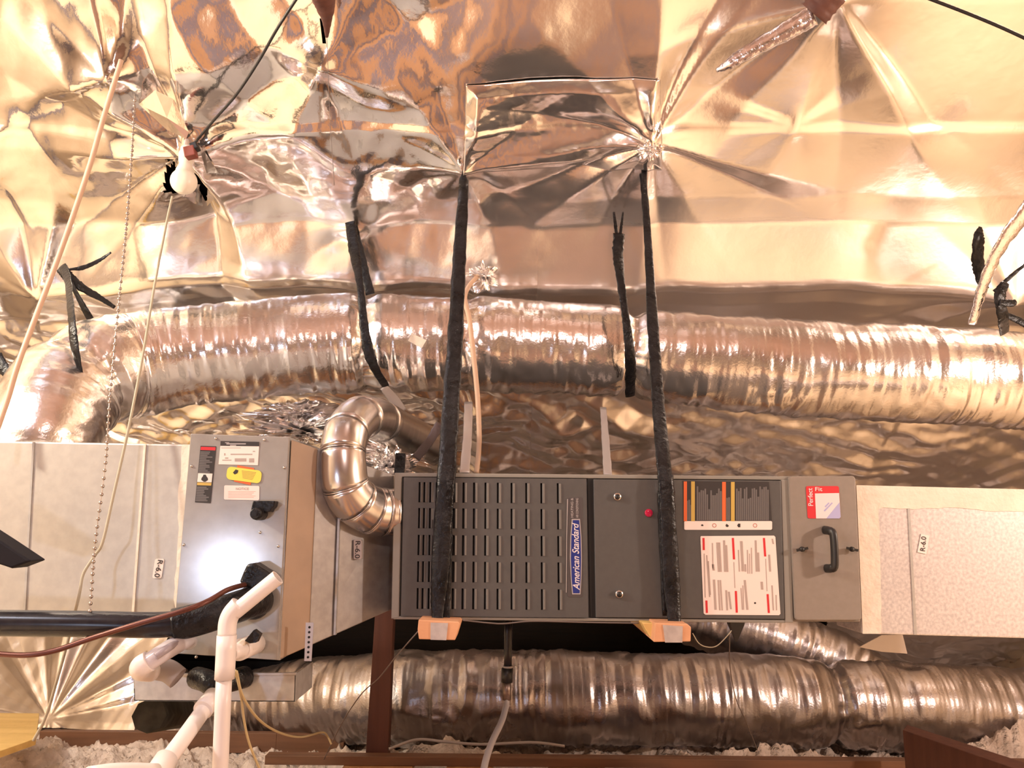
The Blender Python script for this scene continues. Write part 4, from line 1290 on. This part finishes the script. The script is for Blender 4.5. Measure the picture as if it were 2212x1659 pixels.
# drip pan
YD = 1.93
pn = thing('drip_pan', P(460, 1516, YD), 'galvanised drip pan under the coil cabinet', 'pan')
slab('pan_front', [(288, 1459), (639, 1456), (637, 1516), (290, 1514)], YD, .0015, M_GALV, pn, bevel=.0003)
slab('pan_lip', [(287, 1456), (640, 1453), (640, 1459), (287, 1461)], YD - .004, .008, M_GALV, pn, bevel=.001)
a, b, c_, d_ = P(290, 1514, YD), P(637, 1516, YD), P(639, 1456, YD), P(288, 1459, YD)
mb = MB()
mb.hexa([a, b, b + Vector((0, .16, 0)), a + Vector((0, .16, 0))], [v + Vector((0, 0, .002)) for v in (a, b, b + Vector((0, .16, 0)), a + Vector((0, .16, 0)))])
mb.hexa([a, a + Vector((.002, 0, 0)), a + Vector((.002, .16, 0)), a + Vector((0, .16, 0))], [d_, d_ + Vector((.002, 0, 0)), d_ + Vector((.002, .16, 0)), d_ + Vector((0, .16, 0))])
mb.hexa([b, b + Vector((-.002, 0, 0)), b + Vector((-.002, .16, 0)), b + Vector((0, .16, 0))], [c_, c_ + Vector((-.002, 0, 0)), c_ + Vector((-.002, .16, 0)), c_ + Vector((0, .16, 0))])
mb.build('pan_tray', M_GALV, pn)

# dark stub below the pan
mb = MB()
mb.tube([P(322, 1546, 2.5), P(395, 1540, 3.0)], .048, 8)
mb.build('duct_stub', M_STUB, label='dark faceted pipe end below the left of the drip pan', cat='pipe')
# black object at the left edge
mb = MB()
mb.prism([P(*c, 1.72) for c in ((-90, 1110), (0, 1168), (66, 1212), (24, 1228), (0, 1220), (-90, 1190))], (0, .06, 0))
mb.build('black_shroud', newmat('matt_black', (.012, .010, .014), .7, 0, .15), bevel=.004, label='black pointed shroud corner at the left edge in front of the left duct', cat='shroud')
run('flex_clip', [(236, 936, 2.1), (262, 948, 2.08), (300, 956, 2.05)], .008, M_MASTIC, 'white strip lying on top of the left duct', 'strip', flat=.4)

# gas line
gp = thing('gas_line', P(1095, 1510, 2.3), 'black gas pipe dropping under the furnace into a grey flexible hose', 'pipe')
run('pipe', [(1098, 1330, 2.3), (1097, 1445, 2.3)], .011, M_ARMA, '', '', parent=gp, n=3, seg=16)
run('union', [(1096, 1443, 2.3), (1095, 1474, 2.3)], .0155, M_BLACK, '', '', parent=gp, n=2, seg=8)
run('union_collar', [(1097, 1438, 2.3), (1097, 1443, 2.3)], .013, M_FLEXWHITE, '', '', parent=gp, n=2, seg=16)
run('connector', [(1095, 1474, 2.3), (1095, 1512, 2.3)], .012, noisy('brassy_nut', (.18, .13, .11), (.30, .23, .2), (60, 60, 60), rough=.35, metal=.7), '', '', parent=gp, n=2, seg=6)
run('flexible_hose', [(1095, 1510, 2.3), (1092, 1530, 2.28), (1083, 1560, 2.22), (1064, 1600, 2.12), (1050, 1640, 2.04), (1042, 1680, 1.98)], .0082, M_FLEXWHITE, '', '', parent=gp, seg=16)

# thin wires
run('yellow_wire', [(508, 1448, 1.76), (520, 1500, 1.80), (528, 1560, 1.84), (540, 1610, 1.86), (565, 1670, 1.88)], .0026, M_YWIRE, 'yellow wire dropping straight down beside the standpipe', 'wire')
run('yellow_wire', [(511, 1450, 1.765), (525, 1505, 1.80), (560, 1555, 1.9), (605, 1583, 2.1), (650, 1592, 2.3), (695, 1582, 2.5), (707, 1590, 2.6), (716, 1608, 2.6)], .0028, M_YWIRE, 'yellow wire looping right behind the standpipe to the insulation', 'wire')
run('grey_wire', [(905, 1362, 1.97), (880, 1390, 2.0), (850, 1425, 2.1), (818, 1465, 2.2), (780, 1500, 2.4), (740, 1560, 2.6), (700, 1640, 2.7)], .0016, M_GREYWIRE, 'thin wire slanting from the left wood block across the post', 'wire')
run('grey_wire', [(1000, 1340, 2.02), (1060, 1346, 2.02), (1090, 1347, 2.02), (1150, 1342, 2.02), (1250, 1344, 2.02), (1300, 1345, 2.02), (1380, 1346, 2.02)], .0018, M_GREYWIRE, 'thin wire drooping along the furnace underside', 'wire')
run('grey_wire', [(1496, 1368, 2.05), (1510, 1390, 2.05), (1530, 1398, 2.05), (1550, 1394, 2.05), (1574, 1370, 2.05), (1580, 1362, 2.05)], .0012, M_CORD, 'fine wire looping under the right wood block', 'wire')
run('grey_wire', [(1576, 1370, 2.05), (1577, 1440, 2.3), (1590, 1510, 2.6), (1612, 1560, 2.9), (1636, 1620, 3.2)], .0013, M_GREYWIRE, 'fine wire hanging from the black funnel to the insulation', 'wire')
mb = MB()
mb.lathe([(0, -.045), (.004, -.04), (.024, .0), (.026, .008), (0, .01)], P(1589, 1348, 2.07), (0, 0, 1), 4, smooth=False)
mb.build('black_funnel', M_BLACK, label='black tapered plug under the right end of the furnace', cat='plug')
run('grey_cable', [(840, 1618, 3.55), (900, 1598, 3.6), (960, 1602, 3.6), (1040, 1608, 3.6), (1150, 1604, 3.6), (1220, 1612, 3.6)], .006, M_FLEXWHITE, 'grey cable lying on insulation below the low duct', 'cable')
# metal flap under the right plenum
mb = MB()
mb.prism([P(*c, 2.6) for c in ((1856, 1398), (1905, 1372), (1950, 1371), (1960, 1412), (1905, 1408))], (0, .004, 0))
mb.build('metal_flap', M_PALESTEEL, label='pinkish sheet-metal flap under the left end of the return duct box', cat='flap')
